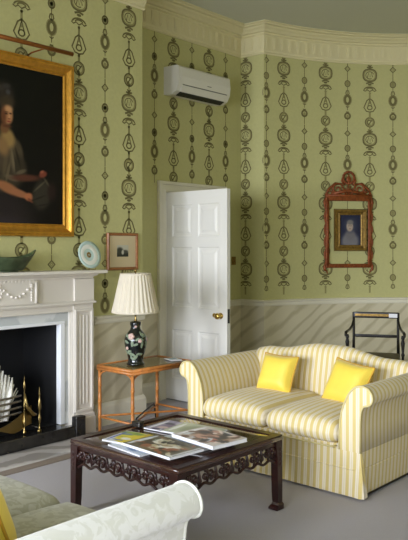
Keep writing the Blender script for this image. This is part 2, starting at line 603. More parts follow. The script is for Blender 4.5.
def apse_map(off):
    def f(u, z):
        if u < 0:
            L = math.hypot(APX - XD, APY - YC)
            t = 1 + u / L
            dx, dy = (APX - XD) / L, (APY - YC) / L
            return (XD + (APX - XD) * t + dy * off, YC + (APY - YC) * t - dx * off, z)
        a = A0 - u / RA
        return (CX + (RA - off) * math.cos(a), CY + (RA - off) * math.sin(a), z)
    return f


fa = apse_map(0)
UMAX = RA * (A0 - R(14.8))
NA = 140
for lo, hi, mi in ((0, ZR, 3), (ZR, HC, 0)):
    vs = [fa(UMAX * i / NA, z) for i in range(NA + 1) for z in (lo, hi)]
    mb.add(vs, [(2 * i, 2 * i + 2, 2 * i + 3, 2 * i + 1) for i in range(NA)], mi, True)
fo = apse_map(-.12)
vs = [fo(UMAX * i / NA, z) for i in range(NA + 1) for z in (0, HC)]
mb.add(vs, [(2 * i + 1, 2 * i + 3, 2 * i + 2, 2 * i) for i in range(NA)], 0, True)
pp = Paper(mb, apse_map(.0016))
nk = int(UMAX / .539) + 1
pp.run([-.235] + [.268 + .539 * k for k in range(nk) if .268 + .539 * k < UMAX - .1], [.034 + .539 * k if k == 0 else .539 * k for k in range(nk) if .539 * k < UMAX - .05])
mb.build('wall_apse', WM, recalc=False, kind='structure')
# east wall with a window, south wall with three windows
WZ0, WZ1 = .65, 2.85
WE = (.35, 1.45)
ex = MB()
APX2 = CX + RA * math.cos(R(14.8))
mbe = wall_mesh([((APX2, APY), (XE, APY), 0, HC), ((XE, APY), (XE, WE[1]), 0, HC), ((XE, WE[1]), (XE, WE[0]), 0, WZ0), ((XE, WE[1]), (XE, WE[0]), WZ1, HC), ((XE, WE[0]), (XE, YS), 0, HC)], ZS)
mbe.build('wall_right', WM, recalc=False, kind='structure')
wins = [(-4.2, -3.0), (-2.5, -1.3), (-.8, .4)]
segs = []
x = XE
for a, b_ in reversed(wins):
    segs += [((x, YS), (b_, YS), 0, HC), ((b_, YS), (a, YS), 0, WZ0), ((b_, YS), (a, YS), WZ1, HC)]
    x = a
segs.append(((x, YS), (XL, YS), 0, HC))
mbs = wall_mesh(segs, ZS)
mbs.build('wall_back', WM, recalc=False, kind='structure')
wi = 0
for a, b_ in wins:
    wi += 1
    f = MB()
    f.box(a, a + .06, YS - .1, YS, WZ0, WZ1); f.box(b_ - .06, b_, YS - .1, YS, WZ0, WZ1)
    f.box(a, b_, YS - .1, YS, WZ0, WZ0 + .06); f.box(a, b_, YS - .1, YS, WZ1 - .06, WZ1)
    f.box(a, b_, YS - .08, YS - .04, 1.73, 1.78)
    f.box((a + b_) / 2 - .012, (a + b_) / 2 + .012, YS - .07, YS - .045, WZ0, WZ1)
    f.build('window_%d' % wi, M['paint'], kind='structure')
f = MB()
a, b_ = WE
f.box(XE, XE + .1, a, a + .06, WZ0, WZ1); f.box(XE, XE + .1, b_ - .06, b_, WZ0, WZ1)
f.box(XE, XE + .1, a, b_, WZ0, WZ0 + .06); f.box(XE, XE + .1, a, b_, WZ1 - .06, WZ1)
f.box(XE + .04, XE + .08, a, b_, 1.73, 1.78)
f.build('window_4', M['paint'], kind='structure')
# hallway behind the open door
h = MB()
h.box(-6.6, -6.5, 4.3, 6.6, 0, HC)
h.box(-6.5, XD - .13, 4.3, 4.38, 0, HC)
h.box(-6.5, XD - .13, 6.5, 6.58, 0, HC)
h.build('wall_hallway', M['plaster'], kind='structure')


# swept mouldings
def offset_path(pts, d):
    out = []
    n = len(pts)
    for i, p in enumerate(pts):
        def nrm(a, b_):
            dx, dy = b_[0] - a[0], b_[1] - a[1]
            L = math.hypot(dx, dy)
            return (dy / L, -dx / L)
        n1 = nrm(pts[i - 1], p) if i > 0 else nrm(p, pts[i + 1])
        n2 = nrm(p, pts[i + 1]) if i < n - 1 else n1
        k = 1 + n1[0] * n2[0] + n1[1] * n2[1]
        k = max(k, .25)
        out.append((p[0] + (n1[0] + n2[0]) * d / k, p[1] + (n1[1] + n2[1]) * d / k))
    return out


def sweep(mb, pts, prof, mi=0):
    offs = [[(x, y, z) for x, y in offset_path(pts, o)] for o, z in prof]
    n = len(pts); m_ = len(prof)
    vs = [p for row in offs for p in row]
    fs = []
    for j in range(m_):
        j2 = (j + 1) % m_
        for i in range(n - 1):
            fs.append((j * n + i, j * n + i + 1, j2 * n + i + 1, j2 * n + i))
    fs.append([j * n for j in range(m_)]); fs.append([j * n + n - 1 for j in reversed(range(m_))])
    mb.add(vs, fs, mi, False)
    return mb


corn = MB()
full = [(XL, YS)] + path[1:] + [(XL, YS)]
prof = [(-.01, HC + .005), (-.01, 3.60), (.012, 3.60), (.02, 3.612), (.012, 3.624), (.02, 3.64), (.024, 3.80), (.045, 3.812), (.045, 3.826), (.07, 3.83), (.085, 3.846), (.12, 3.862), (.13, 3.875), (.165, 3.878), (.17, 3.888), (.20, 3.892), (.20, HC + .005)]
sweep(corn, full, prof)
# acanthus leaf frieze on the cornice
pl = offset_path(path, .024)
acc = 0
STEP = .105
for i in range(len(pl) - 1):
    p, q = pl[i], pl[i + 1]
    L = math.hypot(q[0] - p[0], q[1] - p[1])
    if L < 1e-6: continue
    dx, dy = (q[0] - p[0]) / L, (q[1] - p[1]) / L
    nx, ny = dy, -dx
    t = STEP - acc if acc else STEP / 2
    while t < L:
        cx_, cy_ = p[0] + dx * t, p[1] + dy * t
        if True:
            # a fluted leaf: tapered relief
            for (hw, za, zb, o) in ((.030, 3.655, 3.785, .005), (.014, 3.67, 3.775, .009)):
                vs = []
                for (a_, z_, o_) in ((-hw * .6, za, 0), (hw * .6, za, 0), (hw, (za + zb) / 2, 0), (hw * .9, zb, 0), (-hw * .9, zb, 0), (-hw, (za + zb) / 2, 0)):
                    vs.append((cx_ + dx * a_ + nx * o * .1, cy_ + dy * a_ + ny * o * .1, z_))
                vs2 = [(v[0] * 1 + nx * o - dx * 0, v[1] + ny * o, v[2]) for v in vs]
                corn.add(vs + vs2, [(6, 7, 8, 9, 10, 11)] + [(k, (k + 1) % 6, 6 + (k + 1) % 6, 6 + k) for k in range(6)])
        t += STEP
    acc = (L - (t - STEP)) if t - STEP < L else acc
corn.build('trim_1', M['plaster'], kind='structure')


def sub_path(kind):
    rail_prof = [(-.005, ZR - .045), (.012, ZR - .045), (.018, ZR - .03), (.018, ZR - .005), (.035, ZR + .002), (.038, ZR + .018), (.022, ZR + .024), (-.005, ZR + .024)]
    base_prof = [(-.005, 0), (.025, 0), (.025, .16), (.018, .175), (.01, .19), (-.005, .19)]
    return rail_prof if kind == 'rail' else base_prof


runs = [[(XL, YS), (XL, FY0 - .42)], [(XL, FY1 + .38), (XL, YB), (XD, YB), (XD, DY0 - .115)], [(XD, DY1 + .115), (XD, YC)] + arc + [(XE, APY), (XE, WE[1])],
        [(XE, WE[0]), (XE, YS)]]
i = 1
for r_ in runs:
    i += 1
    sweep(MB(), r_, sub_path('rail')).build('trim_%d' % i, M['paint'], kind='structure')
for nm, r_ in zip(('left_front', 'left_back', 'apse', 'right'), runs):
    sweep(MB(), r_, sub_path('base')).build('baseboard_' + nm, M['paint'], kind='structure')

# door architrave and lining (structure)
ar = MB()
aprof = [(-.003, -.14), (-.003, .02), (.012, .024), (.02, .016), (.07, .018), (.076, .034), (.1, .038), (.105, .03), (.105, -.001), (.012, -.001), (.012, -.14)]
vs = []
for (y_, z_, oy, oz) in ((DY0, 0, -1, 0), (DY0, DH, -1, 1), (DY1, DH, 1, 1), (DY1, 0, 1, 0)):
    for o_, x_ in aprof:
        vs.append((XD + x_, y_ + oy * o_, z_ + oz * o_))
m_ = len(aprof)
ar.add(vs, [(k * m_ + j, (k + 1) * m_ + j, (k + 1) * m_ + (j + 1) % m_, k * m_ + (j + 1) % m_) for k in range(3) for j in range(m_)] + [tuple(range(m_)), tuple(range(3 * m_, 4 * m_))])
ar.build('trim_8', M['paint'], kind='structure')


# the door leaf, opened 90 degrees into the room
def panel_relief(mb, x0, x1, z0, z1, yf, sgn):
    """raised and fielded panel in the face y = yf, sgn = outward direction"""
    steps = [(0, 0), (.012, -.009), (.03, -.011), (.034, -.011), (.06, -.003), (.064, -.003)]
    prev = None
    for ins, dep in steps:
        ring = [(x0 + ins, yf + sgn * dep, z0 + ins), (x1 - ins, yf + sgn * dep, z0 + ins), (x1 - ins, yf + sgn * dep, z1 - ins), (x0 + ins, yf + sgn * dep, z1 - ins)]
        if prev: mb.add(prev + ring, [(k, (k + 1) % 4, 4 + (k + 1) % 4, 4 + k) for k in range(4)])
        prev = ring
    mb.add(prev, [(0, 1, 2, 3)])


dt = thing('door_leaf', 'white six-panel door standing wide open beside the lamp table', 'door', (XD + .004, DY0 + .001, 0))
dt['kind'] = 'structure'
del dt['label']; del dt['category']
dt.name = 'door_1'
DWd, DZ0, DZ1, T_ = .80, .012, 2.035, .044
leaf = MB()
rows = [(.22, .70), (.92, 1.50), (1.60, 1.91)]
xs = [0, .10, .365, .44, .705, DWd]
zs_ = [DZ0, .22, .70, .92, 1.50, 1.60, 1.91, DZ1]
for yf, sg in ((0, -1), (T_, 1)):
    for ix in range(5):
        for iz in range(7):
            if ix in (1, 3) and iz in (1, 3, 5):
                panel_relief(leaf, xs[ix], xs[ix + 1], zs_[iz], zs_[iz + 1], yf, sg)
            else:
                leaf.add([(xs[ix], yf, zs_[iz]), (xs[ix + 1], yf, zs_[iz]), (xs[ix + 1], yf, zs_[iz + 1]), (xs[ix], yf, zs_[iz + 1])], [(0, 1, 2, 3)])
leaf.add([(0, 0, DZ0), (0, T_, DZ0), (0, T_, DZ1), (0, 0, DZ1)], [(0, 1, 2, 3)])
leaf.add([(DWd, 0, DZ0), (DWd, T_, DZ0), (DWd, T_, DZ1), (DWd, 0, DZ1)], [(0, 1, 2, 3)])
leaf.add([(0, 0, DZ1), (DWd, 0, DZ1), (DWd, T_, DZ1), (0, T_, DZ1)], [(0, 1, 2, 3)])
leaf.add([(0, 0, DZ0), (DWd, 0, DZ0), (DWd, T_, DZ0), (0, T_, DZ0)], [(0, 1, 2, 3)])
leaf.build('door_panel', M['door'], dt)
for sg, y0 in ((-1, 0), (1, T_)):
    k = MB().lathe([(.001, -.0), (.028, 0), (.028, .006), (.012, .01), (.01, .03), (.022, .036), (.03, .05), (.027, .064), (.012, .072), (.001, .073)], (0, 0, 0), 18)
    k.xf(lambda p: (DWd - .075 + p.x, y0 + sg * p.z, .865 + p.y))
    k.build('door_knob', M['chrome'], dt)
k = MB().lathe([(.001, 0), (.016, 0), (.016, .005), (.001, .007)], (0, 0, 0), 14).xf(lambda p: (DWd - .165 + p.x, -p.z, .865 + p.y * 1.3))
k = MB().lathe([(.001, 0), (.021, 0), (.021, .004), (.012, .012), (.001, .014)], (0, 0, 0), 14).xf(lambda p: (DWd - .155 + p.x, -p.z, .865 + p.y))
k.build('keyhole_cover', M['chrome'], dt)
MB().box(DWd, DWd + .002, .008, T_ - .008, .80, .93).build('latch_plate', M['dark'], dt)
for hz in (.25, 1.75):
    MB().tube([(-.004, -.008, hz), (-.004, -.008, hz + .1)], .006, 8).build('hinge', M['paint'], dt)

# ------------------------------------------------------------------ fireplace
fp = thing('fireplace', 'cream carved chimneypiece with grey marble slips and black grate opening', 'fireplace', (XL, 2.85, 0))
# local: x out of wall, y along wall (half widths)
OH, OT = .60, .89              # half opening, opening top
s_ = MB()
s_.box(.001, .05, OH + .035, .72, .1, OT + .02); s_.box(.001, .05, -.72, -OH - .035, .1, OT + .02)
s_.box(.001, .05, -.72, .72, OT + .02, 1.08)
s_.build('marble_slip', M['marble'], fp)
s_ = MB()
s_.box(.001, .058, OH, OH + .042, .1, OT); s_.box(.001, .058, -OH - .042, -OH, .1, OT)
s_.box(.001, .058, -OH - .042, OH + .042, OT, OT + .025)
s_.build('inner_slip', M['whitemarble'], fp, bevel=.004)
for sg in (1, -1):
    s_ = MB()
    def bx(x0, x1, a, b_, z0, z1):
        y0, y1 = sorted((sg * a, sg * b_))
        s_.box(x0, x1, y0, y1, z0, z1)
    bx(0, .085, .705, .905, 0, 1.06)
    bx(0, .10, .69, .91, 0, .16); bx(0, .107, .685, .915, .0, .13)
    for a_, b_ in ((.712, .735), (.875, .898)): bx(.085, .10, a_, b_, .2, .98)
    bx(.085, .10, .712, .898, .98, 1.0); bx(.085, .10, .712, .898, .18, .2)
    for a_ in (.765, .80, .835): bx(.085, .092, a_, a_ + .012, .24, .95)
    bx(0, .066, .68, .7, .0, 1.06); bx(0, .074, .692, .706, .1, 1.04)
    s_.build('pilaster', M['mantel'], fp, bevel=.004)
s_ = MB()
s_.box(0, .075, -.70, .70, .985, 1.06)
s_.box(0, .09, -.90, .90, 1.045, 1.255)
s_.box(0, .103, -.70, .70, 1.035, 1.05); s_.box(0, .115, -.915, .915, 1.045, 1.062); s_.box(0, .105, -.905, .905, 1.062, 1.07)
s_.box(0, .085, -.70, .70, .985, .997)
# end blocks
for sg in (1, -1):
    y0, y1 = sorted((sg * .70, sg * .895)); s_.box(0, .108, y0, y1, 1.07, 1.245)
    y0, y1 = sorted((sg * .36, sg * .66))
    for (a_, b_, c_, d_) in ((y0, y1, 1.09, 1.098), (y0, y1, 1.222, 1.23), (y0, y0 + .008, 1.09, 1.23), (y1 - .008, y1, 1.09, 1.23)):
        pass
s_.box(0, .115, -.345, .345, 1.07, 1.25)
s_.build('frieze', M['mantel'], fp, bevel=.003)
# carved garlands on the centre tablet
s_ = MB()
for sg in (1, -1):
    s_.tube([(.118, sg * .33, 1.075), (.118, sg * .33, 1.23)], .012, 8)
    for k in range(9):
        t = k / 8
        s_.ball((.118, sg * (.02 + .27 * t), 1.215 - .09 * math.sin(PI * t)), (.012, .014, .011), 6)
    for k in range(6):
        s_.ball((.118, sg * .29, 1.20 - .02 * k), (.01, .012 - .001 * k, .01), 6)
for k in range(10):
    a = 2 * PI * k / 10
    s_.ball((.118, .035 * math.cos(a), 1.16 + .045 * math.sin(a)), (.008, .009, .009), 6)
for k in range(-10, 11): s_.box(.115, .121, k * .031 - .006, k * .031 + .006, 1.236, 1.25)
s_.build('carving', M['mantel'], fp)
s_ = MB()
pts = [(0, 1.25), (.12, 1.25), (.125, 1.262), (.15, 1.27), (.16, 1.283), (.21, 1.287), (.225, 1.292), (.225, 1.308), (.22, 1.314), (0, 1.314)]
poly = pts
n = len(poly)
vs = [(a_, -(.80 + a_ * .62), z_) for a_, z_ in poly] + [(a_, .80 + a_ * .62, z_) for a_, z_ in poly]
s_.add(vs, [(k, (k + 1) % n, n + (k + 1) % n, n + k) for k in range(n)] + [tuple(reversed(range(n))), tuple(range(n, 2 * n))])
s_.build('mantel_shelf', M['mantel'], fp)
# firebox
s_ = MB()
s_.box(-.47, -.45, -OH - .03, OH + .03, 0, .93); s_.box(-.45, -.001, -OH, OH, .06, .1); s_.box(-.45, .0, -OH - .03, -OH + .0, 0, .93); s_.box(-.45, .0, OH, OH + .03, 0, .93)
s_.box(-.45, .0, -OH, OH, .91, .93)
s_.build('firebox', M['soot'], fp)
# hearths: black raised slab with end blocks, pale stone in front
ht = thing('hearth_kerb', 'raised black slate hearth slab with squared end block', 'hearth', (XL, 2.85, 0))
MB().box(.001, .118, -.59, .59, 0, .098).rbox(.112, .165, -.74, .74, 0, .099, .006).build('slab', M['slate'], ht)
for sg in (1, -1):
    y0, y1 = sorted((sg * .665, sg * .76))
    MB().rbox(.112, .172, y0, y1, 0, .165, .006).build('end_block', M['slate'], ht)
tag(MB().rbox(XL + .175, XL + .48, 1.9, 3.7, 0, .012, .004).build('hearth_stone', M['hearth']), 'pale polished stone strip on the floor before the black hearth slab', 'hearth')
tag(MB().rbox(XL + .485, XL + .57, 1.75, 3.72, 0, .008, .003).build('carpet_border', M['carpetband']), 'narrow brown carpet border strip beside the pale hearth stone', 'carpet border')
# fire grate: basket with brass front rails, andirons
gt = thing('fire_grate', 'polished brass and iron basket grate inside the black fireplace', 'fire grate', (XL + .02, 2.85, .1))
s_ = MB()
for z_, o in ((.13, .02), (.17, .0), (.215, .0), (.255, .0)):
    s_.tube([(.03 + .04 * (1 - (k / 5) ** 2), .24 * k / 5, z_ + .03) for k in range(-5, 6)], .009, 8)
s_.build('front_rail', M['steel'], gt)
s_ = MB()
s_.box(-.32, .0, -.24, .24, .1, .115)
for k in range(-4, 5): s_.tube([(-.0, k * .055, .11), (-.32, k * .055, .11), (-.34, k * .055, .3)], .006, 6)
s_.build('basket', M['iron'], gt)
s_ = MB()
prof = []
n = 16
top = [(-.32 + .64 * k / n, .118 + .035 * math.cos(2 * PI * k / n) + .05 * abs(2 * k / n - 1) ** 3) for k in range(n + 1)]
bot = [(.32 - .64 * k / n, .045 + .02 * math.cos(4 * PI * k / n)) for k in range(n + 1)]
s_.extrude(top + bot, lambda a, b_, h_: (.075 - .1 * (a / .32) ** 2 * .3 + h_, a, b_), 0, .008)
s_.build('brass_apron', M['brass'], gt)
for sg in (1, -1):
    s_ = MB().lathe([(.02, -.1 + .1), (.022, .02), (.008, .03), (.008, .06), (.016, .075), (.016, .1), (.008, .11), (.007, .2), (.013, .21), (.007, .22), (.006, .33), (.012, .345), (.016, .36), (.012, .378), (.004, .395), (.006, .405), (.003, .42), (.001, .44)], (.07, sg * .245, 0), 12).xf(lambda p: (.07 + (p.x - .07) * .62, sg * .245 + (p.y - sg * .245) * .62, p.z))
    s_.build('upright', M['brass'], gt)
    s_ = MB()
    s_.tube([(.07, sg * .25, .30), (.075, sg * .265, .2), (.08, sg * .31, .14), (.08, sg * .345, .13)], [.005, .012, .02, .008], 8)
    s_.build('bracket', M['brass'], gt)
for sg in (1, -1):
    an = thing('andiron', ('right' if sg > 0 else 'left') + ' of two slim brass andirons with pointed finials on the black slab', 'andiron', (XL + .11, 2.85 + sg * .365, .1), 0, 'brass andirons at the grate')
    if sg < 0: an['label'] = 'far left brass andiron on the black slab, beyond the grate'
    MB().lathe([(.026, 0), (.026, .012), (.01, .02), (.009, .06), (.018, .08), (.02, .11), (.009, .13), (.009, .16), (.02, .175), (.022, .2), (.016, .235), (.008, .25), (.008, .27), (.012, .28), (.006, .3), (.003, .33), (.001, .34)], (0, 0, 0), 14).xf(lambda p: (p.x * .6, p.y * .6, p.z)).build('post', M['brass'], an)
    MB().tube([(-.01, 0, .03), (-.25, 0, .03), (-.3, 0, .0)], .008, 8).build('log_bar', M['iron'], an)
# white coral heap standing in the grate
s_ = MB()
random.seed(3)
for k in range(70):
    y_ = random.uniform(-.19, .19); x_ = random.uniform(-.13, .03)
    h_ = .56 - abs(y_) * 1.0 + random.uniform(-.06, .03)
    lean = y_ * .35 + random.uniform(-.02, .02)
    s_.tube([(x_, y_ * .85, .118), (x_, y_ + lean * .4, h_ * .6 + .05), (x_ + random.uniform(-.02, .02), y_ + lean, h_)], [.026, .02, .004], 6)
    s_.tube([(x_, y_ + lean * .3, h_ * .55), (x_, y_ + lean + random.choice((-1, 1)) * .035, h_ * .86)], [.012, .003], 5)
s_.xf(lambda p: (p.x + XL + .02, p.y + 2.85, p.z + .1))
tag(s_.build('coral_branch', M['coral']), 'branching white coral heaped in the fire grate', 'coral')


# ------------------------------------------------------------------ paintings (vertex-coloured canvases)
def art_mesh(name, w_, h_, nu, nv, fn, material, parent=None, place=None):
    me = bpy.data.meshes.new(name)
    vs = [(0, w_ * (i / nu), h_ * (j / nv)) for j in range(nv + 1) for i in range(nu + 1)]
    if place: vs = [place(v) for v in vs]
    fs = [(j * (nu + 1) + i, j * (nu + 1) + i + 1, (j + 1) * (nu + 1) + i + 1, (j + 1) * (nu + 1) + i) for j in range(nv) for i in range(nu)]
    me.from_pydata(vs, [], fs)
    ca = me.color_attributes.new('Col', 'FLOAT_COLOR', 'POINT')
    k = 0
    for j in range(nv + 1):
        for i in range(nu + 1):
            c_ = fn(i / nu, j / nv)
            ca.data[k].color = (lin(c_[0]), lin(c_[1]), lin(c_[2]), 1)
            k += 1
    me.materials.append(material)
    o = bpy.data.objects.new(name, me)
    COL.objects.link(o)
    if parent: o.parent = parent
    return o


def blobs(bgc, items):
    """items: (cu, cv, ru, rv, rot_deg, colour, softness)"""
    def f(u, v):
        c_ = list(bgc(u, v)) if callable(bgc) else list(bgc)
        for cu, cv, ru, rv, rot, col, soft in items:
            a = R(rot)
            du, dv = u - cu, v - cv
            x_ = (du * math.cos(a) + dv * math.sin(a)) / ru
            y_ = (-du * math.sin(a) + dv * math.cos(a)) / rv
            d_ = math.sqrt(x_ * x_ + y_ * y_)
            k = max(0, min(1, (1 + soft - d_) / (2 * soft) if soft else float(d_ < 1)))
            k = k * k * (3 - 2 * k)
            for i in range(3): c_[i] = c_[i] * (1 - k) + col[i] * k
        return c_
    return f


def frame_mb(w_, h_, prof, f):
    """mitred frame around w x h opening; prof list of (out, height)"""
    mb = MB()
    m_ = len(prof)
    vs = []
    for (sx, sy) in ((-1, -1), (1, -1), (1, 1), (-1, 1)):
        for o, h2 in prof:
            vs.append(f(sx * (w_ / 2 + o), sy * (h_ / 2 + o), h2))
    fs = []
    for k in range(4):
        k2 = (k + 1) % 4
        for j in range(m_):
            j2 = (j + 1) % m_
            fs.append((k * m_ + j, k2 * m_ + j, k2 * m_ + j2, k * m_ + j2))
    return mb.add(vs, fs)


# big portrait
PY0, PY1, PZ0, PZ1 = 2.26, 3.59, 1.578, 2.945
pt = thing('portrait_painting', 'large dark oil portrait of a seated woman in a heavy gilt frame above the mantel', 'painting', (XL + .01, (PY0 + PY1) / 2, PZ0))
W_, H_ = PY1 - PY0, PZ1 - PZ0
fw = .098
ow, oh = W_ - 2 * fw, H_ - 2 * fw
prof = [(0, .0), (0, .022), (.012, .03), (.018, .024), (.032, .024), (.045, .034), (.062, .05), (.074, .052), (.082, .044), (.09, .046), (.098, .03), (.098, 0)]
frame_mb(ow, oh, prof, lambda a, b_, h2: (h2, a, b_ + H_ / 2)).build('gilt_frame', M['gilt'], pt)


def PU(Y): return (Y - (PY0 + fw)) / ow
def PV(z): return (z - (PZ0 + fw)) / oh
def bl(Y, z, ry, rz, rot, col, soft=.3): return (PU(Y), PV(z), ry / ow, rz / oh, rot, col, soft)


def ray(px, py):     # position on the canvas plane of a point measured in the photograph
    t = (px - 204) / 720
    c_, n_ = math.cos(R(42)), math.sin(R(42))
    d = (XL + .026) / (t * c_ - n_)
    return d * (t * n_ + c_), 1.49 - (py - 248) * d / 720


def bp(px, py, rx, ry, rot, col, soft=.3):
    Y, z = ray(px, py)
    return (PU(Y), PV(z), rx * .0076 * 1.22 / ow, ry * .0076 / oh, rot, col, soft)


items = [
    bp(-4, 215, 34, 26, 0, (40, 34, 32), .5),
    bp(0, 232, 30, 14, 0, (50, 44, 46), .6),
    bp(2, 168, 21, 22, 0, (60, 52, 38), .22),      # bodice
    bp(-2, 150, 14, 18, 0, (74, 62, 46), .4),
    bp(15, 152, 7.5, 14, 14, (74, 64, 46), .25),       # shoulder and sleeve
    bp(19, 168, 7, 12, 10, (52, 46, 34), .4),
    bp(12, 160, 1.5, 12, 8, (88, 76, 56), .7), bp(5, 165, 2, 12, -8, (84, 72, 52), .7),
    bp(3, 95, 10, 13, 0, (48, 42, 34), .45),        # tall dressed hair
    bp(6, 86, 4, 2.5, 10, (58, 54, 48), .6), bp(8, 92, 2, 2.5, 0, (70, 68, 66), .6), bp(1, 88, 3, 2.5, 0, (56, 50, 42), .6), bp(6, 97, 3, 1.2, 30, (66, 56, 42), .6),
    bp(7, 102, 6.5, 6, 0, (62, 52, 36), .6),
    bp(8, 138, 6, 10, 22, (146, 118, 70), .4),      # chest
    bp(3, 146, 5, 9, 18, (132, 102, 64), .5),
    bp(4.5, 128, 4, 5, 0, (112, 78, 48), .4),       # neck
    bp(7.5, 115, 5.0, 9.2, 4, (172, 122, 80), .28), # face
    bp(3.5, 116, 2.6, 9, 0, (104, 64, 40), .7),
    bp(9, 109, 3.2, 3, 0, (190, 142, 96), .8),
    bp(6.3, 113.6, 1.4, .7, 0, (48, 30, 22), .7), bp(10.4, 113.6, 1.2, .7, 0, (48, 30, 22), .7),
    bp(6.3, 111.8, 1.8, .5, 0, (84, 54, 34), .8), bp(9.4, 116.5, .8, 2.2, 0, (196, 142, 96), .8),
    bp(9.1, 118.8, 1.2, .5, 0, (112, 62, 44), .8), bp(8.9, 121.4, 1.7, .7, 0, (136, 54, 46), .6),
    bp(7, 126, 4, 1.4, 0, (92, 56, 36), .7),
    bp(13, 160, 1, 11, 10, (104, 92, 68), .6), bp(8, 172, 1.2, 10, -14, (94, 82, 60), .6), bp(18, 158, 1, 9, 18, (40, 34, 26), .7), bp(21, 172, 5, 2, 20, (92, 82, 62), .5), bp(12, 178, 6, 2.5, -12, (100, 90, 68), .5),
    bp(8, 188, 13, 5, -20, (146, 96, 62), .35),     # near forearm
    bp(20, 193.5, 9, 3.6, -14, (150, 98, 66), .35),
    bp(29, 197, 4.2, 4, 0, (166, 102, 66), .35),
    bp(30.5, 200.5, 3, 1.4, -30, (120, 66, 44), .5),
    bp(26, 178, 14, 3.4, 3, (84, 50, 36), .5),      # far forearm
    bp(43, 174.5, 4, 3.2, 20, (122, 62, 44), .4),
    bp(42, 172, 2, 1.4, 20, (150, 86, 60), .6),
    bp(42, 195, 9, 15, -14, (52, 48, 38), .3),      # sheaf of papers
    bp(40, 186, 7, 1.0, 38, (84, 76, 58), .7), bp(47, 183, 5, 1.2, -50, (78, 70, 54), .7),
    bp(39, 198, 6, .8, 20, (34, 30, 26), .8), bp(43, 205, 6, .8, 10, (36, 32, 28), .8),
    bp(52, 192, 4, 9, 0, (40, 28, 24), .6),
]


def bgf(u, v): return (15 + 5 * u, 16 + 3 * v, 13)


art_mesh('canvas', ow, oh, 230, 240, blobs(bgf, items), M['art'], pt, lambda v: (.016, v[1] - ow / 2, v[2] + fw))
# picture light bar
pl_ = thing('picture_light', 'long bronze picture light bar over the big gilt frame', 'picture light', (XL + .02, 2.9, 2.97))
MB().tube([(.235, -.35, 0.0), (.235, .515, 0.0)], .017, 12, flat=.9).build('light_tube', M['copper'], pl_)
MB().tube([(-.019, .28, -.015), (.04, .28, .0), (.1, .28, .0), (.232, .28, -.0)], .006, 8).build('arm', M['copper'], pl_)
MB().tube([(.232, -.15, -.0), (.1, -.15, .0), (-.019, -.15, -.015)], .006, 8).build('arm', M['copper'], pl_)

# small framed landscape
fr = thing('framed_etching', 'small walnut framed landscape etching on the wall right of the mantel', 'picture', (XL + .001, 4.14, 1.30), 0)
frame_mb(.30, .27, [(0, .0), (0, .014), (.006, .02), (.02, .022), (.025, .014), (.025, 0)], lambda a, b_, h2: (h2, a, b_ + .16)).build('frame', M['woodframe'], fr)
MB().box(.001, .008, -.15, .15, .025, .295).build('mount', M['cardm'], fr)
it = [(.5, .15, .9, .25, 0, (40, 42, 36), .3), (.25, .5, .28, .3, 0, (56, 58, 50), .4), (.72, .42, .25, .16, 0, (70, 70, 60), .4), (.5, .38, .1, .2, 0, (200, 196, 178), .3)]
art_mesh('etching', .13, .10, 26, 20, blobs(lambda u, v: (190, 186, 168), it), M['art2'], fr, lambda v: (.0095, v[1] - .065, v[2] + .115))

# plate on the mantel
plt = thing('decorative_plate', 'round pale blue porcelain plate propped on a stand on the mantel shelf', 'plate', (XL + .1, 3.665, 1.314))
TL = R(14)


def plate_xf(p):
    # lathe axis x, lean back
    x_, z_ = p.x * math.cos(TL) - (p.z) * math.sin(TL), p.x * math.sin(TL) + p.z * math.cos(TL)
    return (x_ + .05, p.y, z_ + .008)


PR = .112
o = MB().lathe([(.001, .012), (.06, .012), (.066, .016), (PR, .026), (PR, .03), (.085, .024), (.056, .018), (.001, .017)], (0, 0, PR), 40, axis='x').xf(plate_xf).build('rim', M['plate'], plt)
MB().lathe([(.05, .0182), (.085, .0245), (.084, .0252), (.05, .019)], (0, 0, PR), 36, axis='x', caps=False).xf(plate_xf).build('rim_band', M['platew'], plt)
s_ = MB()
for k in range(7):
    a = 2 * PI * k / 7
    s_.ball((.019, .014 * math.cos(a), PR + .016 * math.sin(a)), (.0015, .009, .009), 6)
s_.xf(plate_xf).build('flower_motif', M['giltdark'], plt)
s_ = MB()
for sg in (1, -1):
    s_.tube([(.085, sg * .03, .003), (.065, sg * .03, .004), (.0, sg * .03, .004), (.02, sg * .02, .07), (.028, sg * .02, .1)], .003, 6)
    s_.tube([(.085, sg * .03, .003), (.09, sg * .03, .018)], .003, 6)
s_.build('wire_stand', M['brass'], plt)
# green boat-shaped bowl
bw = thing('boat_bowl', 'dark green boat-shaped bowl with upswept tips on the mantel shelf', 'bowl', (XL + .11, 2.955, 1.3145))
vs = []; nu, nv = 28, 10
for j in range(nv + 1):
    t = j / nv
    for i in range(nu):
        a = 2 * PI * i / nu
        hw = .11 + (.228 - .11) * t ** .9
        hd = .035 + .05 * math.sin(t * PI / 2)
        y_ = hw * math.cos(a); x_ = hd * math.sin(a) * (1 - .35 * abs(math.cos(a)) ** 3 * t)
        z_ = .01 + t * (.098 + .055 * abs(math.cos(a)) ** 4)
        vs.append((x_, y_, z_))
nout = len(vs)
for j in range(nv, -1, -1):
    t = j / nv
    for i in range(nu):
        a = 2 * PI * i / nu
        x_, y_, z_ = vs[j * nu + i]
        vs.append((x_ * .9, y_ * .97, max(z_ + (.0 if j == nv else .006), .016)))
rows_ = len(vs) // nu
fs = [(j * nu + i, j * nu + (i + 1) % nu, (j + 1) * nu + (i + 1) % nu, (j + 1) * nu + i) for j in range(rows_ - 1) for i in range(nu)]
fs += [tuple(reversed(range(nu))), tuple(range(len(vs) - nu, len(vs)))]
MB().add(vs, fs, 0, True).build('bowl', M['ceramicgreen'], bw)
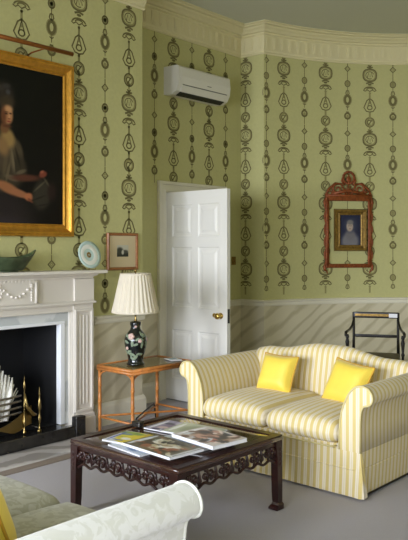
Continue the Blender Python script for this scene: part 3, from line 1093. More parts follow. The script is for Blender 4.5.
MB().lathe([(.04, 0), (.045, .004), (.035, .012)], (0, 0, 0), 20).xf(lambda p: (p.x * .7, p.y * 1.8, p.z)).build('foot', M['ceramicgreen'], bw)

# ------------------------------------------------------------------ air conditioner
ac = thing('air_conditioner', 'white wall-mounted air conditioner high above the open door', 'air conditioner', (XD, 5.40, 3.0))
poly = [(0, 0), (.11, -.008), (.17, .02), (.205, .08), (.215, .16), (.205, .25), (.185, .27), (0, .275)]
MB().extrude(poly, lambda a, b_, h_: (a, h_, b_), -.385, .385).build('body', M['white'], ac, bevel=.008)
p2 = [(.207, .09), (.2175, .16), (.2075, .245), (.203, .245), (.21, .16), (.2, .09)]
MB().extrude(p2, lambda a, b_, h_: (a, h_, b_), -.355, .362).build('front_panel', M['white'], ac)
MB().extrude([(.172, .02), (.2, .07), (.206, .075), (.178, .015)], lambda a, b_, h_: (a, h_, b_), -.33, .33).build('louvre', M['white'], ac)
MB().extrude([(.112, -.009), (.171, .018), (.174, .012), (.116, -.014)], lambda a, b_, h_: (a, h_, b_), -.33, .33).build('air_outlet', M['dark'], ac)
MB().box(.206, .2105, -.33, .33, .078, .086).build('panel_groove', M['grey'], ac)
MB().box(.2165, .2185, .02, .08, .115, .122).build('badge', M['grey'], ac)

# light switch
sw = thing('light_switch', 'small dark brass switch plate on the wallpaper right of the open door', 'switch', (XD, 6.09, 1.35))
MB().rbox(.001, .01, -.035, .035, -.045, .045, .004).build('plate', M['giltdark'], sw)
MB().tube([(.01, 0, .0), (.022, 0, -.008)], [.006, .004], 8).build('toggle', M['copper'], sw)

# ------------------------------------------------------------------ red gilt open frame and small portrait on apse wall
am = A0 - .5 * 0
UM = 1.078
aM = A0 - UM / RA
mx_, my_ = CX + (RA - .012) * math.cos(aM), CY + (RA - .012) * math.sin(aM)
# local: x along wall (to the right seen from room), -y out of the wall
mrz = aM - PI / 2
gf = thing('carved_frame', 'open red-gilt carved wooden frame with scrolled crest on the curved wall', 'frame', (mx_, my_, 1.245), mrz)
FWd, FHt = .56, .82
s_ = MB()
for sg in (1, -1):
    s_.rbox(*sorted((sg * (FWd / 2 - .045), sg * FWd / 2)), -.035, -.005, .02, FHt, .01)
    s_.tube([(sg * (FWd / 2 - .022), -.034, .03), (sg * (FWd / 2 - .022), -.034, FHt)], .011, 8)
s_.rbox(-FWd / 2, FWd / 2, -.035, -.005, .02, .065, .01)
s_.rbox(-FWd / 2, FWd / 2, -.038, -.005, FHt - .04, FHt + .02, .01)
for k in range(12): s_.ball((-.22 + .04 * k, -.036, .042), (.008, .006, .008), 6)
s_.build('border', M['redgilt'], gf)
for sg in (1, -1):
    s_ = MB()
    pts, rs = [], []
    for k in range(61):   # outward curling edge leaves run into one carved border
        zz = -.045 + (FHt + .04) * k / 60
        w_ = abs(math.sin(k / 60 * PI * 6))
        pts.append((sg * (FWd / 2 - .004 + .012 * w_ - (.02 if k < 3 else 0)), -.02, zz)); rs.append(.005 + .007 * w_ + (.006 if 2 < k < 7 else 0) + (.008 if k > 55 else 0))
    s_.tube(pts, rs, 8)
    s_.build('side_scroll', M['redgilt'], gf)


def spiral(mb, cx_, cz_, r0, turns, dirn, a0, rt, y_=-.022, n=26, mi=0):
    pts = []; rs = []
    for k in range(n + 1):
        t = k / n
        r_ = r0 * (1 - .85 * t)
        a = a0 + dirn * turns * 2 * PI * t
        pts.append((cx_ + r_ * math.cos(a), y_, cz_ + r_ * math.sin(a))); rs.append(rt * (1 - .5 * t))
    mb.tube(pts, rs, 6, mi)


cr = MB()
zb = FHt + .02
cr.tube([(-.2, -.018, zb + .02), (0, -.018, zb + .06), (.2, -.018, zb + .02)], .02, 8)
for sg in (1, -1):
    spiral(cr, sg * .135, zb + .075, .062, 1.3, -sg, PI / 2, .015)
    spiral(cr, sg * .225, zb + .035, .04, 1.2, -sg, PI / 2, .011)
    cr.tube([(sg * .28, -.022, zb), (sg * .24, -.022, zb + .075), (sg * .16, -.022, zb + .14), (sg * .09, -.022, zb + .13), (sg * .05, -.022, zb + .05), (sg * .03, -.022, zb)], [.012, .013, .014, .013, .012, .01], 8)
    cr.tube([(sg * .05, -.022, zb + .12), (sg * .085, -.022, zb + .17), (sg * .07, -.022, zb + .22)], [.012, .012, .004], 8)
    for k in range(5):
        a = R(20 + 32 * k)
        cr.tube([(sg * .19, -.025, zb + .03), (sg * .19 + .05 * math.cos(a), -.028, zb + .03 + .05 * math.sin(a))], [.009, .003], 5)
for k in range(16):
    a = 2 * PI * k / 16
    cr.ball((.066 * math.cos(a), -.024, zb + .205 + .066 * math.sin(a)), (.017, .012, .017), 6)
for k in range(5):
    a = R(30 + 30 * k)
    cr.tube([(0, -.024, zb + .02), (.05 * math.cos(a), -.026, zb + .05 + .075 * math.sin(a))], [.012, .004], 6)
cr.ball((0, -.026, zb + .19), (.03, .014, .036), 8)
cr.tube([(0, -.024, zb + .1), (0, -.024, zb + .25)], .009, 6)
cr.tube([(-.28, -.022, zb + .004), (.28, -.022, zb + .004)], .014, 8)
cr.build('crest', M['redgilt'], gf)

sp = thing('small_portrait', 'small blue-grey portrait in tarnished gilt frame hung inside the open red frame', 'painting', (mx_ + .02 * math.cos(mrz), my_ + .02 * math.sin(mrz), 1.455), mrz)
frame_mb(.25, .34, [(0, 0), (0, .02), (.012, .026), (.024, .022), (.04, .04), (.058, .044), (.066, .03), (.07, 0)], lambda a, b_, h2: (a, -.012 - h2, b_ + .24)).build('frame', M['giltdark'], sp)
it = [(.5, .12, .42, .3, 0, (118, 116, 122), .3), (.5, .35, .22, .2, 0, (112, 108, 112), .4), (.5, .66, .3, .22, 0, (60, 64, 84), .5), (.48, .62, .16, .17, 0, (176, 158, 142), .25), (.5, .76, .15, .08, 0, (120, 116, 112), .4),
      (.44, .64, .02, .014, 0, (50, 40, 40), .5), (.54, .64, .02, .014, 0, (50, 40, 40), .5), (.49, .54, .04, .012, 0, (120, 70, 66), .5)]
art_mesh('canvas', .25, .34, 50, 68, blobs(lambda u, v: (34, 38, 66), it), M['art2'], sp, lambda v: (v[1] - .125, -.02, v[2] + .07))


# ------------------------------------------------------------------ sofas
def pillow_mb(w_, h_, t_, n=16):
    mb = MB()
    vs = []
    for side in (1, -1):
        for j in range(n + 1):
            for i in range(n + 1):
                u, v = -1 + 2 * i / n, -1 + 2 * j / n
                pinch = 1 - .10 * (1 - abs(u) ** 2) * abs(v) ** 4 * 0
                x_ = u * (w_ / 2) * (1 - .07 * (1 - v * v))
                z_ = v * (h_ / 2) * (1 - .07 * (1 - u * u))
                k = max(0, (1 - u ** 4) * (1 - v ** 4)) ** .55
                y_ = side * t_ / 2 * k
                vs.append((x_, y_, z_))
    m_ = n + 1
    fs = []
    for s2 in (0, 1):
        o = s2 * m_ * m_
        for j in range(n):
            for i in range(n):
                q = (o + j * m_ + i, o + j * m_ + i + 1, o + (j + 1) * m_ + i + 1, o + (j + 1) * m_ + i)
                fs.append(q if s2 else q[::-1])
    mb.add(vs, fs, 0, True)
    rim = [(-1 + 2 * i / n, -1) for i in range(n)] + [(1, -1 + 2 * i / n) for i in range(n)] + [(1 - 2 * i / n, 1) for i in range(n)] + [(-1, 1 - 2 * i / n) for i in range(n)]
    pts = [(u * (w_ / 2) * (1 - .07 * (1 - v * v)), 0, v * (h_ / 2) * (1 - .07 * (1 - u * u))) for u, v in rim]
    pp_ = MB().tube(pts + [pts[0]], .006, 6, cap=False)
    return mb, pp_


def scatter_cushion(name, label, loc, rot, size, mcol, mtrim, group=None, th=.15):
    t = thing(name, label, 'cushion', loc, 0, group)
    t.rotation_euler = rot
    a, b_ = pillow_mb(size, size, th)
    a.build('cover', mcol, t)
    b_.build('piping', mtrim, t)
    return t


def make_sofa(root, W, mats, D=.92, camel=True, seat=.435, cmat=None):
    """x across, front at y=0 (facing -y), back at y=D"""
    mx0, mx1, pipe = mats   # x striped, y striped
    ms = [mx0, mx1]
    hw = W / 2
    at = .14
    # skirt with kick pleats
    sk = MB()
    nseg = 10
    loop = []
    for k in range(nseg + 1): loop.append((-hw + W * k / nseg, 0))
    for k in range(1, nseg + 1): loop.append((hw, D * k / nseg))
    for k in range(1, nseg + 1): loop.append((hw - W * k / nseg, D))
    for k in range(1, nseg): loop.append((-hw, D - D * k / nseg))
    def ins(p, d):
        return (p[0] - math.copysign(d, p[0]) * (abs(abs(p[0]) - hw) < 1e-6), p[1] + d * (abs(p[1]) < 1e-6) - d * (abs(p[1] - D) < 1e-6))
    L = len(loop)
    vs = []
    zlv = [(.29, .0), (.284, -.004), (.278, 0.0), (.18, -.004), (.174, -.009), (.168, -.005), (.015, -.016), (.015, .0)]
    for z_, d in zlv:
        for p in loop: q = ins(p, d); vs.append((q[0], q[1], z_))
    fs = [(j * L + k, j * L + (k + 1) % L, (j + 1) * L + (k + 1) % L, (j + 1) * L + k) for j in range(len(zlv) - 1) for k in range(L)]
    fs.append(tuple(range(L))); fs.append(tuple(range((len(zlv) - 1) * L, len(zlv) * L)))
    sk.add(vs, fs)
    o = sk.build('skirt', ms, root)
    slots_by_normal(o, lambda n_: 1 if abs(n_.x) > .7 else 0)
    for sx in (-1, 1):   # corner pleat flaps
        fl_ = MB()
        fl_.add([(sx * (hw + .001), -.002, .275), (sx * (hw - .012), -.006, .275), (sx * (hw - .045), -.022, .018), (sx * (hw + .006), -.03, .018), (sx * (hw + .03), -.012, .018), (sx * (hw + .024), .04, .018), (sx * (hw + .005), .012, .275)],
                [(0, 1, 2, 3), (0, 3, 4), (0, 4, 5, 6)], 0)
        fl_.build('pleat', ms, root)
    # seat deck / front rail
    o = MB().rbox(-hw + at, hw - at, .0, D - .1, .28, .31, .01).build('seat_frame', ms, root)
    # arms
    def arm(sx):
        ctrl = [(0, .28), (.0, .36), (.004, .44), (.016, .51), (.038, .57), (.068, .625), (.105, .662), (.145, .676), (.185, .668), (.213, .642), (.222, .608), (.212, .58), (.19, .565), (.168, .56), (.152, .54), (.143, .50), (.139, .42), (.14, .28)]
        poly = [ctrl[0]]
        for k in range(1, len(ctrl) - 2):
            p0, p1, p2, p3 = ctrl[k - 1], ctrl[k], ctrl[k + 1], ctrl[k + 2]
            for q in range(3):
                t = q / 3
                poly.append(tuple(.5 * (2 * p1[i] + (p2[i] - p0[i]) * t + (2 * p0[i] - 5 * p1[i] + 4 * p2[i] - p3[i]) * t * t + (-p0[i] + 3 * p1[i] - 3 * p2[i] + p3[i]) * t ** 3) for i in (0, 1)))
        poly += ctrl[-2:]
        f = lambda a, b_, h_: (sx * (hw - at + a), h_, b_)
        mb = MB().extrude(poly, f, .004, D - .02, 1, True, 0)
        o = mb.build('arm', ms, root)
        for p in o.data.polygons:
            p.material_index = 0 if abs(p.normal.y) > .7 else 1
            if len(p.vertices) == 4 and abs(p.normal.x) > .99: p.use_smooth = True
        # front facing panel with piping
        poly2 = poly
        mb = MB().extrude(poly2, f, -.008, .006, 0, False)
        q = mb.build('arm_front', ms, o)
        pts = [(sx * (hw - at + a), -.008, b_) for a, b_ in poly]
        MB().tube(pts, .006, 6).build('piping', pipe, o)
    arm(-1); arm(1)
    # back
    nst = 28
    mb = MB()
    vs = []
    bw_ = hw - .035
    rings_ = []
    for i in range(nst + 1):
        u = -1 + 2 * i / nst
        x_ = u * bw_
        top_ = .722 + (.058 * (.5 + .5 * math.cos(PI * min(1, max(0, abs(u) - .12) / .58))) if camel else .03 * (1 - u * u))
        top_ -= .02 * max(0, (abs(u) - .85) / .15)
        y0, y1 = D - .24, D - .0
        ring = [(x_, y0 + .02, .30), (x_, y0, .42), (x_, y0 + .015, .55), (x_, y0 + .045, top_ - .07), (x_, y0 + .06, top_ - .03), (x_, y0 + .09, top_ - .005), (x_, y0 + .125, top_), (x_, y0 + .165, top_ - .012), (x_, y0 + .19, top_ - .045), (x_, y1 - .035, top_ - .1), (x_, y1 - .012, .45), (x_, y1 - .008, .28)]
        rings_.append(ring)
    m_ = len(rings_[0])
    vs = [p for r_ in rings_ for p in r_]
    fs = [(i * m_ + k, i * m_ + (k + 1) % m_, (i + 1) * m_ + (k + 1) % m_, (i + 1) * m_ + k) for i in range(nst) for k in range(m_)]
    fs += [tuple(range(m_)), tuple(range(nst * m_, (nst + 1) * m_))]
    mb.add(vs, fs, 0, True)
    mb.build('backrest', ms, root)
    MB().tube([(r_[8][0], r_[8][1], r_[8][2]) for r_ in rings_], .006, 6).build('piping', pipe, root)
    # seat cushions
    cw = (W - 2 * at) / 2
    for k in (0, 1):
        x0 = -hw + at + cw * k
        o = MB().rbox(x0 + .003, x0 + cw - .003, -.05, D - .22, .305, seat, .068, 10, .04).build('seat_cushion', [cmat] if cmat else ms, root)
        slots_by_normal(o, lambda n_: 0)
        pts = []
        for z_ in (seat - .012,):
            a0_, b0_ = x0 + .02, x0 + cw - .02
            pts = [(a0_, D - .3, z_), (a0_, .0, z_), (a0_ + .02, -.038, z_), (b0_ - .02, -.038, z_), (b0_, .0, z_), (b0_, D - .3, z_)]
        MB().tube([(a_, b_ - .006, c_ - .125) for a_, b_, c_ in pts[1:5]], .005, 6).build('piping', pipe, o)
    return root


s1 = thing('sofa', 'cream and gold striped two-seat camelback sofa with rolled arms', 'sofa', (-2.845, 3.77, 0))
make_sofa(s1, 1.385, (M['SX'], M['SY'], M['pipe']), D=.92)
s2 = thing('sofa', 'pale grey-green damask sofa in the foreground corner, seen over its rolled arm', 'sofa', (-2.43, 1.81, 0), PI)
make_sofa(s2, 1.40, (M['damask'], M['damask'], M['damask']), D=.95, camel=False, seat=.45, cmat=M['damask2'])

scatter_cushion('scatter_cushion', 'square yellow cushion in the left corner of the striped sofa', (-3.11, 4.25, .575), (R(-24), R(2), R(4)), .285, M['yellow'], M['gold2'], 'yellow cushions on the striped sofa')
scatter_cushion('scatter_cushion', 'square yellow cushion tilted by the right arm of the striped sofa', (-2.52, 4.24, .575), (R(-26), R(7), R(-6)), .31, M['yellow'], M['gold2'], 'yellow cushions on the striped sofa')
scatter_cushion('scatter_cushion', 'yellow cushion on the grey-green sofa, cut by the left edge of the photo', (-2.14, 1.25, .615), (R(22), R(0), R(6)), .30, M['yellow'], M['gold2'])

# ------------------------------------------------------------------ coffee table
ct = thing('coffee_table', 'square dark carved mahogany coffee table with pierced apron', 'coffee table', (-2.84, 2.93, 0))
TW, TD, TH = .422, .435, .42
s_ = MB().rbox(-TW, TW, -TD, TD, TH - .032, TH, .012)
s_.build('tabletop', M['top'], ct)
s_ = MB()
for (a, b_, c_, d_) in ((-TW + .004, TW - .004, -TD + .004, -TD + .05), (-TW + .004, TW - .004, TD - .05, TD - .004), (-TW + .004, -TW + .05, -TD + .05, TD - .05), (TW - .05, TW - .004, -TD + .05, TD - .05)):
    s_.box(a, b_, c_, d_, TH - .002, TH + .003)
s_.build('edge_border', M['mahog'], ct)


def apron(L):
    mb = MB()
    mb.rbox(-L / 2, L / 2, -.011, .011, TH - .052, TH - .03, .004)
    n = 24
    pts = []
    for k in range(n * 2 + 1):
        u = -1 + k / n
        pts.append((u * L / 2, 0, TH - .125 - .018 * abs(u) ** 3 + .009 * math.cos(u * PI * 7)))
    mb.tube(pts, .008, 6)
    ns = max(4, int(L / .062))
    for k in range(ns):
        cx_ = -L / 2 + L * (k + .5) / ns
        sg = 1 if k % 2 else -1
        zc = TH - .09
        spiral(mb, cx_ - .012 * sg, zc + .006, .026, 1.25, sg, -PI / 2 * sg, .0095, 0, 16)
        spiral(mb, cx_ + .026 * sg, zc - .012, .018, 1.1, -sg, PI / 2, .008, 0, 12)
        mb.tube([(cx_ - .037, 0, TH - .125), (cx_ - .03, 0, zc + .01), (cx_ - .038, 0, TH - .045)], [.006, .009, .006], 6)
        mb.ball((cx_, -.002, zc), (.010, .011, .012), 6)
    return mb


for (a, ox, oy, L) in ((0, 0, -TD + .022, 2 * TW - .1), (PI, 0, TD - .022, 2 * TW - .1), (PI / 2, TW - .022, 0, 2 * TD - .1), (-PI / 2, -TW + .022, 0, 2 * TD - .1)):
    o = apron(L).build('apron', M['mahog'], ct)
    o.location = (ox, oy, 0); o.rotation_euler = (0, 0, a)
for sx in (1, -1):
    for sy in (1, -1):
        lg = MB()
        prof = [(.001, .058), (.012, .058), (.022, .052), (.028, .046), (.04, .042), (.06, .043), (.1, .045), (.3, .048), (.34, .056), (.365, .06), (.39, .06)]
        n = 4
        vs = []
        for z_, wd in prof:
            kick = .006 * (1 if z_ < .03 else 0)
            vs += [(0 - kick, 0 - kick, z_), (wd, -kick, z_), (wd, wd, z_), (-kick, wd, z_)]
        fs = [(i * 4 + k, i * 4 + (k + 1) % 4, (i + 1) * 4 + (k + 1) % 4, (i + 1) * 4 + k) for i in range(len(prof) - 1) for k in range(4)]
        fs += [(0, 1, 2, 3), tuple(range(len(vs) - 4, len(vs)))]
        lg.add(vs, fs)
        # carved corner bracket leaves
        for k in range(3):
            lg.ball((.052 + .016 * k, .012, .33 + .012 * k), (.014, .01, .014), 6)
            lg.ball((.012, .052 + .016 * k, .33 + .012 * k), (.01, .014, .014), 6)
        for k in range(4):
            lg.ball((.02, -.001, .26 + .028 * k), (.012, .004, .014), 6); lg.ball((-.001, .02, .26 + .028 * k), (.004, .012, .014), 6)
        lg.xf(lambda p: (sx * (TW - .004 - p.x), sy * (TD - .004 - p.y), p.z))
        lg.build('leg', M['mahog'], ct, bevel=.003)


# ------------------------------------------------------------------ magazines
def magazine(label, loc, rz, w_, h_, t_, cover, tilt=(0, 0), name='magazine', spine=(230, 230, 235), group='magazines on the coffee table'):
    t = thing(name, label, 'magazine', loc, 0, group)
    t.rotation_euler = (tilt[0], tilt[1], rz)
    MB().box(-w_ / 2 + .003, w_ / 2 - .003, -h_ / 2 + .003, h_ / 2 - .003, .001, t_ - .001).build('pages', M['pages_glint'], t)
    MB().box(-w_ / 2, -w_ / 2 + .002, -h_ / 2, h_ / 2, 0, t_).build('spine', mat('magazine_spine', rgb(*spine), .35), t)
    MB().box(-w_ / 2, w_ / 2, -h_ / 2, h_ / 2, 0, .001).build('back_cover', M['pages_glint'], t)
    art_mesh('cover', w_, h_, 44, 56, cover, M['art2'], t, lambda v: (v[1] - w_ / 2, v[2] - h_ / 2, t_))
    return t


def busy(seed, n, pal, u0=.06, u1=.94, v0=.06, v1=.86):
    rr = random.Random(seed)
    return [(rr.uniform(u0, u1), rr.uniform(v0, v1), rr.uniform(.03, .16), rr.uniform(.02, .10), rr.uniform(0, 180), rr.choice(pal), rr.uniform(.1, .35)) for _ in range(n)]


c_yel = blobs(lambda u, v: (214, 216, 222), [(.5, .6, .5, .3, 10, (226, 204, 40), .15), (.85, .8, .12, .3, 0, (120, 150, 70), .3), (.7, .8, .25, .12, 0, (150, 170, 60), .3), (.6, .25, .3, .14, 0, (206, 120, 60), .3), (.3, .2, .2, .06, 0, (70, 90, 160), .2), (.5, .93, .4, .03, 0, (60, 90, 190), .2)] + busy(1, 9, [(230, 214, 60), (240, 236, 228), (196, 170, 40), (90, 120, 190)]))
c_dark = blobs(lambda u, v: (96, 88, 70), [(.5, .5, .42, .36, 0, (50, 44, 34), .2), (.3, .55, .16, .1, 30, (190, 176, 140), .2), (.6, .42, .2, .07, -20, (150, 130, 90), .2), (.7, .7, .12, .12, 0, (96, 120, 90), .3), (.35, .3, .1, .08, 0, (180, 90, 60), .3), (.5, .93, .46, .045, 0, (210, 214, 220), .1), (.5, .04, .5, .03, 0, (200, 200, 205), .2), (.55, .62, .06, .1, 20, (216, 206, 176), .2)] + busy(2, 42, [(30, 26, 22), (196, 186, 160), (120, 104, 74), (70, 60, 44), (226, 222, 210), (150, 90, 60)], v1=.84))
c_pur = blobs(lambda u, v: (168, 160, 184), [(.5, .5, .4, .3, 0, (130, 112, 140), .4), (.3, .7, .12, .12, 0, (214, 190, 186), .3), (.5, .92, .4, .04, 0, (236, 236, 240), .1), (.6, .3, .2, .1, 0, (90, 80, 110), .3)] + busy(3, 16, [(110, 96, 128), (200, 190, 206), (224, 216, 220), (80, 72, 96)]))
c_grn = blobs(lambda u, v: (196, 200, 176), [(.5, .5, .35, .3, 0, (142, 150, 118), .4), (.5, .9, .4, .05, 0, (240, 240, 236), .1), (.4, .4, .12, .1, 0, (220, 210, 180), .3)])
c_port = blobs(lambda u, v: (206, 196, 190), [(.5, .46, .34, .4, 0, (164, 128, 104), .3), (.45, .52, .2, .2, 20, (206, 160, 136), .3), (.62, .68, .16, .2, 0, (96, 66, 52), .3), (.6, .3, .22, .12, 0, (60, 48, 42), .3), (.3, .3, .14, .12, 0, (186, 110, 90), .3), (.5, .93, .44, .04, 0, (240, 240, 244), .1), (.85, .5, .08, .3, 0, (60, 66, 72), .2)] + busy(4, 34, [(196, 150, 130), (112, 80, 64), (48, 44, 44), (226, 206, 196), (210, 212, 216), (150, 110, 90)]))
c_blue = blobs(lambda u, v: (198, 206, 218), [(.5, .4, .4, .2, 0, (120, 140, 170), .3)])

z0 = TH + .0035
magazine('blue-edged magazine lying lowest in the near pile by the table\'s left edge', (-2.83, 2.63, z0), R(84), .215, .285, .009, c_blue)
magazine('magazine with a yellow and orange cover pointing to the left corner of the coffee table', (-2.93, 2.69, z0 + .0095), R(100), .22, .29, .010, c_yel)
magazine('dark patterned magazine with white border on top of the near pile', (-2.68, 2.655, z0 + .020), R(86), .24, .38, .014, c_dark)
magazine('lilac magazine flat under the far pile near the table\'s back edge', (-2.97, 3.05, z0), R(96), .23, .30, .007, c_pur)
magazine('thick white-edged magazine supporting the far pile', (-2.68, 2.94, z0 + .0), R(84), .24, .33, .016, c_blue)
magazine('pale green magazine half covered in the middle of the far pile', (-2.80, 3.03, z0 + .0165), R(98), .235, .30, .008, c_grn)
magazine('thick glossy magazine with brown and pink cover topmost on the far pile', (-2.60, 2.93, z0 + .025), R(83), .25, .34, .02, c_port)
# small black box on the table edge
kb = thing('trinket_box', 'tiny black lidded box at the back left edge of the coffee table', 'box', (-3.17, 2.93, TH + .0035), R(10))
MB().rbox(-.03, .03, -.022, .022, 0, .024, .004).build('body', M['black'], kb)
MB().rbox(-.032, .032, -.024, .024, .0245, .034, .004).build('lid', M['black'], kb)
MB().ball((0, 0, .038), .006, 6).build('knob', M['black'], kb)

# ------------------------------------------------------------------ bamboo side table
bt = thing('side_table', 'honey bamboo side table with splayed stretchers beneath the lamp', 'side table', (-4.33, 4.09, 0))
BW, BD, BH = .208, .335, .545
MB().rbox(-BW, BW, -BD, BD, BH - .014, BH, .006).build('tabletop', M['glasstop'], bt)
s_ = MB()
for pts in (((-BW, -BD), (BW, -BD)), ((BW, -BD), (BW, BD)), ((BW, BD), (-BW, BD)), ((-BW, BD), (-BW, -BD))):
    for z_, r_ in ((BH - .008, .013), (BH - .03, .012)):
        s_.tube([(pts[0][0], pts[0][1], z_), (pts[1][0], pts[1][1], z_)], r_, 8)
s_.build('rim', M['bamboo'], bt)
for sx in (1, -1):
    for sy in (1, -1):
        lg = MB()
        prof = []
        for k in range(4):
            zz = .001 + k * .128
            prof += [(.014, zz), (.0135, zz + .115), (.017, zz + .12), (.0165, zz + .126)]
        lg.lathe(prof, (sx * (BW - .012), sy * (BD - .012), 0), 10)
        lg.build('leg', M['bamboo'], bt)
        lg = MB()
        for k in range(7):
            pass
        for (dx, dy) in ((-sx, 0), (0, -sy)):
            pts = []
            for k in range(7):
                a = PI / 2 * k / 6
                d1, d2 = .07 * (1 - math.cos(a)), .07 * math.sin(a)
                pts.append((sx * (BW - .012) + dx * d1, sy * (BD - .012) + dy * d1, BH - .115 + d2))
            lg.tube(pts, .007, 6)
        lg.build('corner_brace', M['bamboo'], bt)
s_ = MB()
zs2 = .125
for (sx, sy) in ((1, 1), (1, -1)):
    pts = []
    for k in range(13):
        t = -1 + k / 6
        pts.append((sx * t * (BW - .012), sy * t * (BD - .012), zs2 + (.006 if sy > 0 else -.006)))
    s_.tube(pts, .009, 8)
s_.build('cross_stretcher', M['bamboo'], bt)
for sy in (-1, 1): MB().tube([(-BW + .012, sy * (BD - .012), zs2), (BW - .012, sy * (BD - .012), zs2)], .009, 8).build('stretcher', M['bamboo'], bt)
# booklet and small dish on the side table
magazine('small white booklet lying on the bamboo side table beside the lamp', (-4.25, 4.33, BH + .0055), R(70), .10, .15, .006, blobs(lambda u, v: (226, 230, 234), [(.5, .6, .35, .2, 0, (150, 176, 190), .3)]), name='booklet', group=None)['category'] = 'booklet'

# lamp
VS = 1.27
lp = thing('table_lamp', 'black vase lamp painted with leaves and flowers under a pleated cream shade', 'lamp', (-4.295, 3.945, BH + .005))
vp = [(r_ * VS, h_) for r_, h_ in [(.055, 0), (.058, .012), (.05, .022), (.047, .03), (.05, .07), (.062, .12), (.07, .17), (.072, .2), (.066, .235), (.05, .262), (.034, .285), (.03, .305), (.036, .33), (.034, .345), (.012, .352)]]
MB().lathe(vp, (0, 0, 0), 32).build('vase_body', M['vase'], lp)
random.seed(11)


def vrad(z_):
    for (r0, h0), (r1, h1) in zip(vp, vp[1:]):
        if h0 <= z_ <= h1: return r0 + (r1 - r0) * (z_ - h0) / (h1 - h0)
    return .05


lf, fl_ = MB(), MB()
for k in range(44):
    a = random.uniform(0, 2 * PI); z_ = random.uniform(.05, .25)
    if k < 12: a = random.uniform(R(-120), R(0))
    L = random.uniform(.018, .03); ang = random.uniform(0, PI)
    r_ = vrad(z_)
    vs = []
    for q in range(8):
        b_ = 2 * PI * q / 8
        du = L * math.cos(b_); dv = L * .45 * math.sin(b_)
        x_ = du * math.cos(ang) - dv * math.sin(ang); y_ = du * math.sin(ang) + dv * math.cos(ang)
        rr = vrad(z_ + y_) + .0015
        vs.append((rr * math.cos(a + x_ / r_), rr * math.sin(a + x_ / r_), z_ + y_))
    rr = vrad(z_) + .004
    vs.append((rr * math.cos(a), rr * math.sin(a), z_))
    lf.add(vs, [(q, (q + 1) % 8, 8) for q in range(8)], 0, True)
lf.build('painted_leaves', M['leaf'], lp)
for a_, z_, rr in ((R(-66), .235, .030), (R(-20), .2, .018), (R(-95), .14, .016), (R(60), .2, .02), (R(150), .18, .02), (R(-40), .31, .012)):
    cx_, cy_ = vrad(z_) * math.cos(a_), vrad(z_) * math.sin(a_)
    fl_ = MB()
    for k in range(5):
        b_ = 2 * PI * k / 5
        fl_.ball((cx_ - math.sin(a_) * rr * .45 * math.cos(b_), cy_ + math.cos(a_) * rr * .45 * math.cos(b_), z_ + rr * .45 * math.sin(b_)), rr * .5, 6)
    fl_.build('painted_flower', M['pink'], lp)
MB().lathe([(.013, .35), (.013, .36), (.008, .37), (.008, .42), (.016, .425), (.016, .46)], (0, 0, 0), 12).build('lamp_stem', M['brass'], lp)
NP = 30


def pleat(a, h_): return 1 + .026 * math.cos(a * NP) * 1.0


sh = MB()
SZ0, SZ1 = .42, .735
sh.lathe([(.189, SZ0), (.1885, SZ0 + .012), (.174, SZ0 + .07), (.124, SZ1 - .015), (.121, SZ1), (.118, SZ1), (.121, SZ1 - .016), (.171, SZ0 + .07), (.186, SZ0)], (0, 0, 0), NP * 6, mod=pleat, caps=False)
sh.build('lamp_shade', M['shade'], lp, recalc=False)
MB().lathe([(.191, SZ0 - .001), (.1935, SZ0 + .001), (.1925, SZ0 + .013), (.19, SZ0 + .014)], (0, 0, 0), 60, caps=False).build('shade_trim', M['shade'], lp, recalc=False)
MB().lathe([(.123, SZ1 - .012), (.1265, SZ1 - .011), (.1255, SZ1 + .001), (.12, SZ1 + .002)], (0, 0, 0), 60, caps=False).build('shade_trim', M['shade'], lp, recalc=False)
s_ = MB()
for k in range(3):
    a = 2 * PI * k / 3
    s_.tube([(0, 0, SZ1 - .005), (.12 * math.cos(a), .12 * math.sin(a), SZ1 - .005)], .002, 5)
s_.tube([(.055 * math.cos(a), .055 * math.sin(a), .46 + .0) for a in [0]] + [(.06, 0, .55), (.03, 0, SZ1 - .01), (0, 0, SZ1 - .003)], .002, 5)
s_.lathe([(.006, SZ1 - .01), (.006, SZ1 + .01), (.012, SZ1 + .016), (.012, SZ1 + .028), (.004, SZ1 + .04), (.001, SZ1 + .042)], (0, 0, 0), 10)
s_.build('harp_and_finial', M['brass'], lp)
MB().lathe([(.012, .46), (.02, .48), (.028, .51), (.024, .54), (.001, .555)], (0, 0, 0), 14).build('bulb', M['white'], lp)
# lamp flex hanging behind the table
tag(MB().tube([(-4.50, 4.37, .02), (-4.49, 4.35, .10), (-4.46, 4.31, .152), (-4.33, 4.09, .152), (-4.17, 3.84, .155), (-4.09, 3.74, .10), (-3.97, 3.62, .012), (-3.75, 3.45, .006), (-3.45, 3.4, .006)], .007, 6).build('lamp_cord', M['cord']), 'black electric cord trailing from the bamboo table stretcher to the floor', 'cord')

# ------------------------------------------------------------------ black armchair in the apse
ch = thing('armchair', 'black painted open armchair with gilt crest rail behind the striped sofa', 'chair', (-3.40, 6.23, 0), R(27))
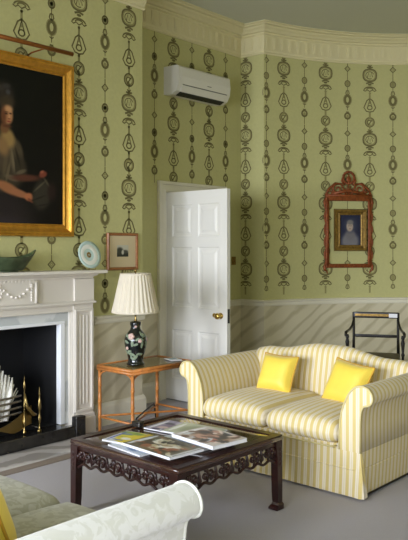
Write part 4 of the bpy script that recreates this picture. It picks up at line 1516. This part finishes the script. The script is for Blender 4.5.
# local: front = -y
wtop, dep = .215, .42
MB().rbox(-.22, .22, .175, .20, .80, .86, .008).build('crest_rail', M['black'], ch)
s_ = MB()
s_.rbox(-.2, .2, .1735, .1755, .818, .842, .0008)
s_.build('gilt_panel', M['giltdark'], ch)
MB().rbox(-.2, .2, .178, .198, .61, .64, .006).build('back_rail', M['black'], ch)
MB().rbox(-.235, .235, -.235, .2, .385, .425, .012).build('seat_frame', M['black'], ch)
MB().rbox(-.225, .225, -.225, .175, .425, .465, .018, 6, .012).build('seat', M['pewter'], ch)
for sx in (1, -1):
    s_ = MB()
    s_.tube([(sx * .212, .19, .855), (sx * .212, .19, .75), (sx * .212, .188, .6), (sx * .215, .19, .45)], [.014, .013, .013, .016], 8)
    s_.tube([(sx * .215, .19, .45), (sx * .22, .21, .2), (sx * .225, .27, .001)], [.016, .015, .012], 8)
    s_.build('back_leg', M['black'], ch)
    s_ = MB()
    s_.lathe([(.009, .001), (.012, .02), (.011, .05), (.016, .1), (.017, .3), (.02, .33), (.016, .35), (.02, .385)], (sx * .215, -.215, 0), 12)
    s_.build('front_leg', M['black'], ch)
    s_ = MB()
    s_.tube([(sx * .214, .188, .78), (sx * .225, .15, .725), (sx * .245, .06, .695), (sx * .262, -.05, .69), (sx * .268, -.12, .685), (sx * .27, -.15, .66)], [.011, .012, .012, .013, .015, .01], 8)
    s_.lathe([(.012, .43), (.012, .47), (.018, .49), (.011, .51), (.016, .57), (.02, .6), (.012, .63), (.018, .645), (.013, .67)], (sx * .255, -.12, 0), 12)
    s_.tube([(sx * .225, -.12, .41), (sx * .257, -.12, .44)], .014, 8)
    s_.build('arm', M['black'], ch)
# highlight on the crest rail, put in as a thin white box
tag(MB().box(.125, .205, .164, .168, .855, .893).xf(lambda p: (-3.40 + p.x * math.cos(R(27)) - p.y * math.sin(R(27)), 6.23 + p.x * math.sin(R(27)) + p.y * math.cos(R(27)), p.z - .045)).build('crest_highlight', M['pages_glint']), 'small painted white highlight on the top rail of the black armchair', 'paper')
